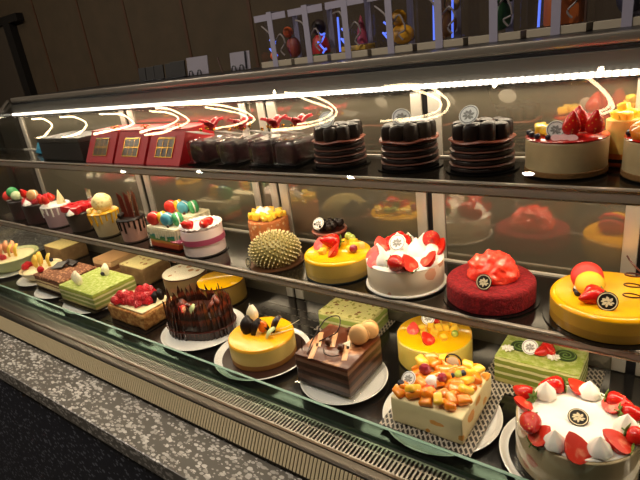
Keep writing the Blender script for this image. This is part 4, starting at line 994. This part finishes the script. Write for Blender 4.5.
for i in range(8):
    x = -1.068 + i * .1325
    t = thing('clear_gift_box', labs[i], 'gift box', (x, 1.315, ZTOP), 0, 'clear gift boxes on the case roof')
    obj('tray', box(-.060, .060, -.060, .060, 0, .017, .001), TRAY, t, smooth=False)
    obj('clear_cover', box(-.0595, .0595, -.0595, .0595, .0173, .150, .0015), CLEAR, t, smooth=False)
    rbn = bmesh.new(); 
    add_box(rbn, -.0095, .0095, -.0625, -.0612, .0, .1535); add_box(rbn, -.0095, .0095, .0612, .0625, .0, .1535); add_box(rbn, -.0095, .0095, -.0625, .0625, .1535, .1545)
    obj('ribbon', rbn, RIBW, t, smooth=False)
    obj('lid_band', box(-.0612, .0612, -.0611, -.0600, .132, .150), RIBW, t, smooth=False)
    c1, c2 = mat('toy_%s' % toys[i][0], toys[i][0], .45), mat('toy_%s' % toys[i][1], toys[i][1], .5)
    if i == 0:
        obj('toy', blob(.014, 3, .05, 40), c1, t, (-.040, -.015, .0315)); obj('toy', blob(.022, 3, .12, 50, (1, 1, 1.4)), c2, t, (.030, 0, .050)); obj('toy', blob(.016, 3, .1, 50), c1, t, (.022, -.01, .094))
    elif i == 1:
        obj('toy', lathe([(0, 0), (.026, 0), (.028, .02), (.022, .045), (.012, .055), (0, .056)], 32), c1, t, (0, 0, .0178)); obj('toy_head', blob(.022, 3, .06, 40), c2, t, (0, 0, .094)); obj('toy_base', lathe([(0, 0), (.034, 0), (.034, .004), (0, .004)], 32), mat('toy_green', '3a6a30', .5), t, (0, 0, .0174))
    elif i == 2:
        obj('toy', lathe([(0, 0), (.016, 0), (.013, .03), (.006, .06), (0, .075)], 28), c1, t, (.012, 0, .034)); obj('toy_base', box(-.045, .035, -.03, .03, 0, .014, .003), c2, t, (0, 0, .0178))
        obj('toy', blob(.010, 2, .1, 50), mat('toy_dark', '2a1c1c', .5), t, (-.032, -.02, .044))
    elif i == 3:
        obj('toy', blob(.030, 3, .05, 30, (1.05, .9, .85)), c1, t, (.004, 0, .044)); obj('toy_head', blob(.021, 3, .04, 30), c1, t, (-.002, -.004, .085)); obj('toy_beak', blob(.010, 2, .05, 30, (1, 1, .6)), c2, t, (-.016, -.018, .084))
    elif i == 6: obj('toy', box(-.034, .040, -.03, .03, 0, .075, .006), c1, t, (0, 0, .0178))
    else:
        obj('toy', blob(.026, 3, .12, 40, (1, 1, 1.3)), c1, t, (-.004, 0, .056)); obj('toy', blob(.018, 3, .12, 40), c2, t, (.012, 0, .098))
    cr = smooth_path([(-.045, -.050, .12), (-.02, -.052, .10 + .01 * (i % 3)), (.0, -.050, .075), (.025, -.052, .09), (.038, -.050, .065 - .01 * (i % 2)), (.020, -.052, .045), (.03, -.05, .03)], 5); obj('curled_ribbon', add_tube(bmesh.new(), cr, .0024, 6), mat('pale_curl', '8a8078', .5), t)
    if i in (0, 1, 2, 3): pts = [(.004 + .014 * math.sin(a * 1.7) + (.032 if i == 1 else -.02), -.045, .022 + a * .010 + .006 * math.sin(a * 3.1)) for a in [k * .35 for k in range(18)]]; obj('blue_light_string', add_tube(bmesh.new(), pts, .0026, 6), BLUELED, t)
    if i in (2, 4, 4, 6):
        for xx in (-.022, .026) if i == 4 else (-.040,): obj('blue_light_stick', add_tube(bmesh.new(), [(xx, -.040, .020), (xx + .003, -.040, .110)], .0028, 8), BLUELED, t)
MENU = mat('black_menu_card', '1c1917', .5)
ml = ['small black card stand at the far left of the row on the roof', 'small black card stand second from the left on the roof', 'small black card stand in the middle of the row on the roof', 'small black card stand fourth from the left on the roof', 'wider black card stand touching the white card on the roof']
for i, (x, w, h) in enumerate(((-1.735, .018, .050), (-1.685, .021, .050), (-1.632, .022, .052), (-1.575, .016, .052), (-1.525, .034, .056))):
    t = thing('card_stand', ml[i], 'card stand', (x, 1.25, ZTOP), .15, 'black card stands on the case roof')
    obj('card', box(-w, w, -.003, .003, .004, h, .0006), MENU, t, (0, 0, 0), (-.12, 0, 0), smooth=False); obj('foot', box(-w, w, -.012, .016, 0, .0037, .0006), BLACKM, t, smooth=False)
WC = mat('white_card', '7d7882', .6)
for i, (x, w, h, lb) in enumerate(((-1.420, .048, .062, 'wide blank white card in black clip stand beside black cards on roof'), (-1.215, .040, .058, 'white card in black stand near the leftmost clear gift box'))):
    t = thing('card_stand', lb, 'card stand', (x, 1.25, ZTOP), .1, 'white cards on the case roof')
    obj('card', box(-w, w, -.001, .001, .003, h), WC, t, (0, 0, 0), (-.12, 0, 0), smooth=False)
    for s in (-.5, .3): obj('clip', add_tube(bmesh.new(), smooth_path([(s * w - .010, -.010, .002), (s * w - .006, -.008, .016), (s * w + .004, -.008, .016), (s * w + .008, -.010, .002)]), .0024, 6), BLACKM, t)
    if i: obj('black_bar', box(w * .55, w * .72, -.0045, -.0035, .006, h), BLACKM, t, (0, 0, 0), (-.12, 0, 0), smooth=False)
tag(obj('pointer_stick', add_tube(bmesh.new(), [(0, 0, 0), (-.012, 0, .05)], .003, 6), mat('brown_stick', '4a3428', .6), None, (-1.30, 1.25, ZTOP)), 'thin brown stick standing between the two white cards', 'stick')

# ------------------------------------------------------------------ looping LED ribbon lamps hung from the ceiling
LOOP = glow('warm_led_ribbon', (1, .76, .44), 15)
loops = [[[(-1.33, 1.141), (-1.19, 1.142), (-1.10, 1.127), (-1.04, 1.102), (-0.99, 1.063), (-0.98, 1.026), (-1.00, 0.976), (-1.06, 0.943), (-1.24, 0.924)],
  [(-1.17, 1.117), (-1.09, 1.092), (-1.03, 1.060), (-1.02, 1.022), (-1.05, 0.979), (-1.15, 0.946), (-1.35, 0.928)]],
 [[(-2.00, 1.148), (-1.81, 1.121), (-1.68, 1.075), (-1.63, 1.019), (-1.67, 0.951), (-1.84, 0.907), (-2.11, 0.896)],
  [(-1.88, 1.114), (-1.71, 1.059), (-1.66, 1.020), (-1.73, 0.953), (-1.91, 0.922)]],
 [[(-3.07, 1.118), (-2.80, 1.114), (-2.56, 1.100), (-2.34, 1.052), (-2.25, 0.975), (-2.32, 0.933)],
  [(-2.70, 1.093), (-2.42, 1.047), (-2.31, 0.988), (-2.40, 0.935), (-2.61, 0.908)]],
 [[(-3.24, 1.105), (-3.08, 1.094), (-2.92, 1.033), (-2.89, 0.968), (-3.10, 0.904), (-3.40, 0.882)],
  [(-3.31, 1.088), (-3.08, 1.065), (-2.99, 1.006), (-3.14, 0.936), (-3.45, 0.897)]],
 [[(-3.98, 1.087), (-3.69, 1.078), (-3.57, 1.028), (-3.54, 0.967), (-3.74, 0.920), (-4.10, 0.892)]],
 [[(-4.62, 1.081), (-4.37, 1.074), (-4.20, 1.003), (-4.29, 0.909), (-4.63, 0.870)]],
 [[(-5.15, 1.077), (-4.92, 1.071), (-4.78, 0.994), (-4.89, 0.902), (-5.11, 0.862)]],
 [[(-0.43, 1.133), (-0.38, 1.111), (-0.34, 1.080), (-0.31, 1.042), (-0.29, 0.995), (-0.29, 0.956), (-0.32, 0.937), (-0.35, 0.943)],
  [(-0.40, 1.123), (-0.36, 1.096), (-0.32, 1.053), (-0.30, 1.002), (-0.31, 0.964), (-0.34, 0.948)]]]
for i, strands in enumerate(loops):
    x0 = sum(p[0] for p in strands[0]) / len(strands[0])
    t = thing('ribbon_lamp', 'glowing warm curved ribbon lamp seen reflected in the sloped front glass', 'ceiling lamp', (x0, 1.02, 2.80), 0, 'warm ribbon lamps reflected in the front glass')
    for s_ in strands: obj('light_ribbon', add_tube(bmesh.new(), smooth_path([(x - x0, y - 1.02, 0) for x, y in s_], 5), .0055 if i < 7 else .006, 8), LOOP, t)
    obj('canopy', lathe([(0, .03), (.03, .03), (.03, .0592), (0, .0592)], 24), BLACKM, t); obj('stem', add_tube(bmesh.new(), [(strands[0][2][0] - x0, strands[0][2][1] - 1.02, .008), (0, 0, .035)], .003, 6), BLACKM, t)
SPOT = glow('cool_spot', (.85, .92, 1), 90); SPOTW = glow('warm_spot', (1, .82, .55), 40)
def spot(x, y, m_, label, r=.030):
    t = thing('ceiling_spotlight', label, 'ceiling lamp', (x, y, 2.8595), 0, 'ceiling spotlights glinting on the glass')
    obj('housing', lathe([(r, -.02), (r + .006, -.02), (r + .006, 0), (r, 0), (r, -.02)], 24), BLACKM, t); obj('lens', lathe([(0, -.012), (r - .0005, -.012), (r - .0005, -.004), (0, -.004)], 24), m_, t)
    return t
for x, y in ((-.35, 1.15), (-.78, 1.12), (-2.12, 1.16)): spot(x, y, SPOTW, 'small round ceiling spotlight seen as a glint on the front glass', .014)
SPOTS = [spot(x, y, SPOT, 'small round ceiling spotlight seen as a glint on the front glass') for x, y in ((-.64, .16), (-1.74, -.14), (-3.21, -.2), (-4.42, -.38))]

# ------------------------------------------------------------------ light
def area(name, loc, rot, sx, sy, power, col, par=None):
    l = bpy.data.lights.new(name, 'AREA'); l.shape = 'RECTANGLE'; l.size = sx; l.size_y = sy; l.energy = power; l.color = col
    o = bpy.data.objects.new(name, l); C.objects.link(o); o.location = loc; o.rotation_euler = rot
    if par: o.parent = par
    return o
WARM = (1, .80, .56)
XM, XW = (XL + XR) / 2, XR - XL - .06
area('top_led_light', (XM, 1.030, 1.390), (math.radians(-14), 0, 0), XW, .012, 6.0, WARM)
area('upper_shelf_led_light', (XM, .885, ZT - .018), (math.radians(14), 0, 0), XW, .012, 7.0, WARM)
area('lower_shelf_led_light', (XM, .842, ZM - .018), (math.radians(10), 0, 0), XW, .012, 4.4, WARM)
for sp in SPOTS:
    l = bpy.data.lights.new('spot_lamp', 'AREA'); l.shape = 'DISK'; l.size = .034; l.energy = 17; l.color = (1, .88, .74)
    o = bpy.data.objects.new('spot_lamp', l); C.objects.link(o); o.parent = sp; o.location = (0, 0, -.0215)
w = bpy.data.worlds.new('world'); S.world = w; w.use_nodes = True
w.node_tree.nodes['Background'].inputs[0].default_value = (1, .85, .7, 1); w.node_tree.nodes['Background'].inputs[1].default_value = .02

# ------------------------------------------------------------------ camera
R = ((.8072398, .11221206, -.57945868), (.57734204, -.35411382, .73571704), (-.12263801, -.92844593, -.35063951))
cd = bpy.data.cameras.new('camera'); cam = bpy.data.objects.new('camera', cd); C.objects.link(cam)
cd.sensor_width = 36; cd.lens = 506.07 / 640 * 36; cd.clip_start = .01
mtx = Matrix(((R[0][0], -R[0][1], -R[0][2], 0), (R[1][0], -R[1][1], -R[1][2], 0), (R[2][0], -R[2][1], -R[2][2], 1.5), (0, 0, 0, 1)))
cam.matrix_world = mtx
S.camera = cam
S.view_settings.view_transform = 'Standard'; S.view_settings.look = 'None'; S.view_settings.gamma = 1
S.view_settings.use_curve_mapping = False; S.view_settings.exposure = 0
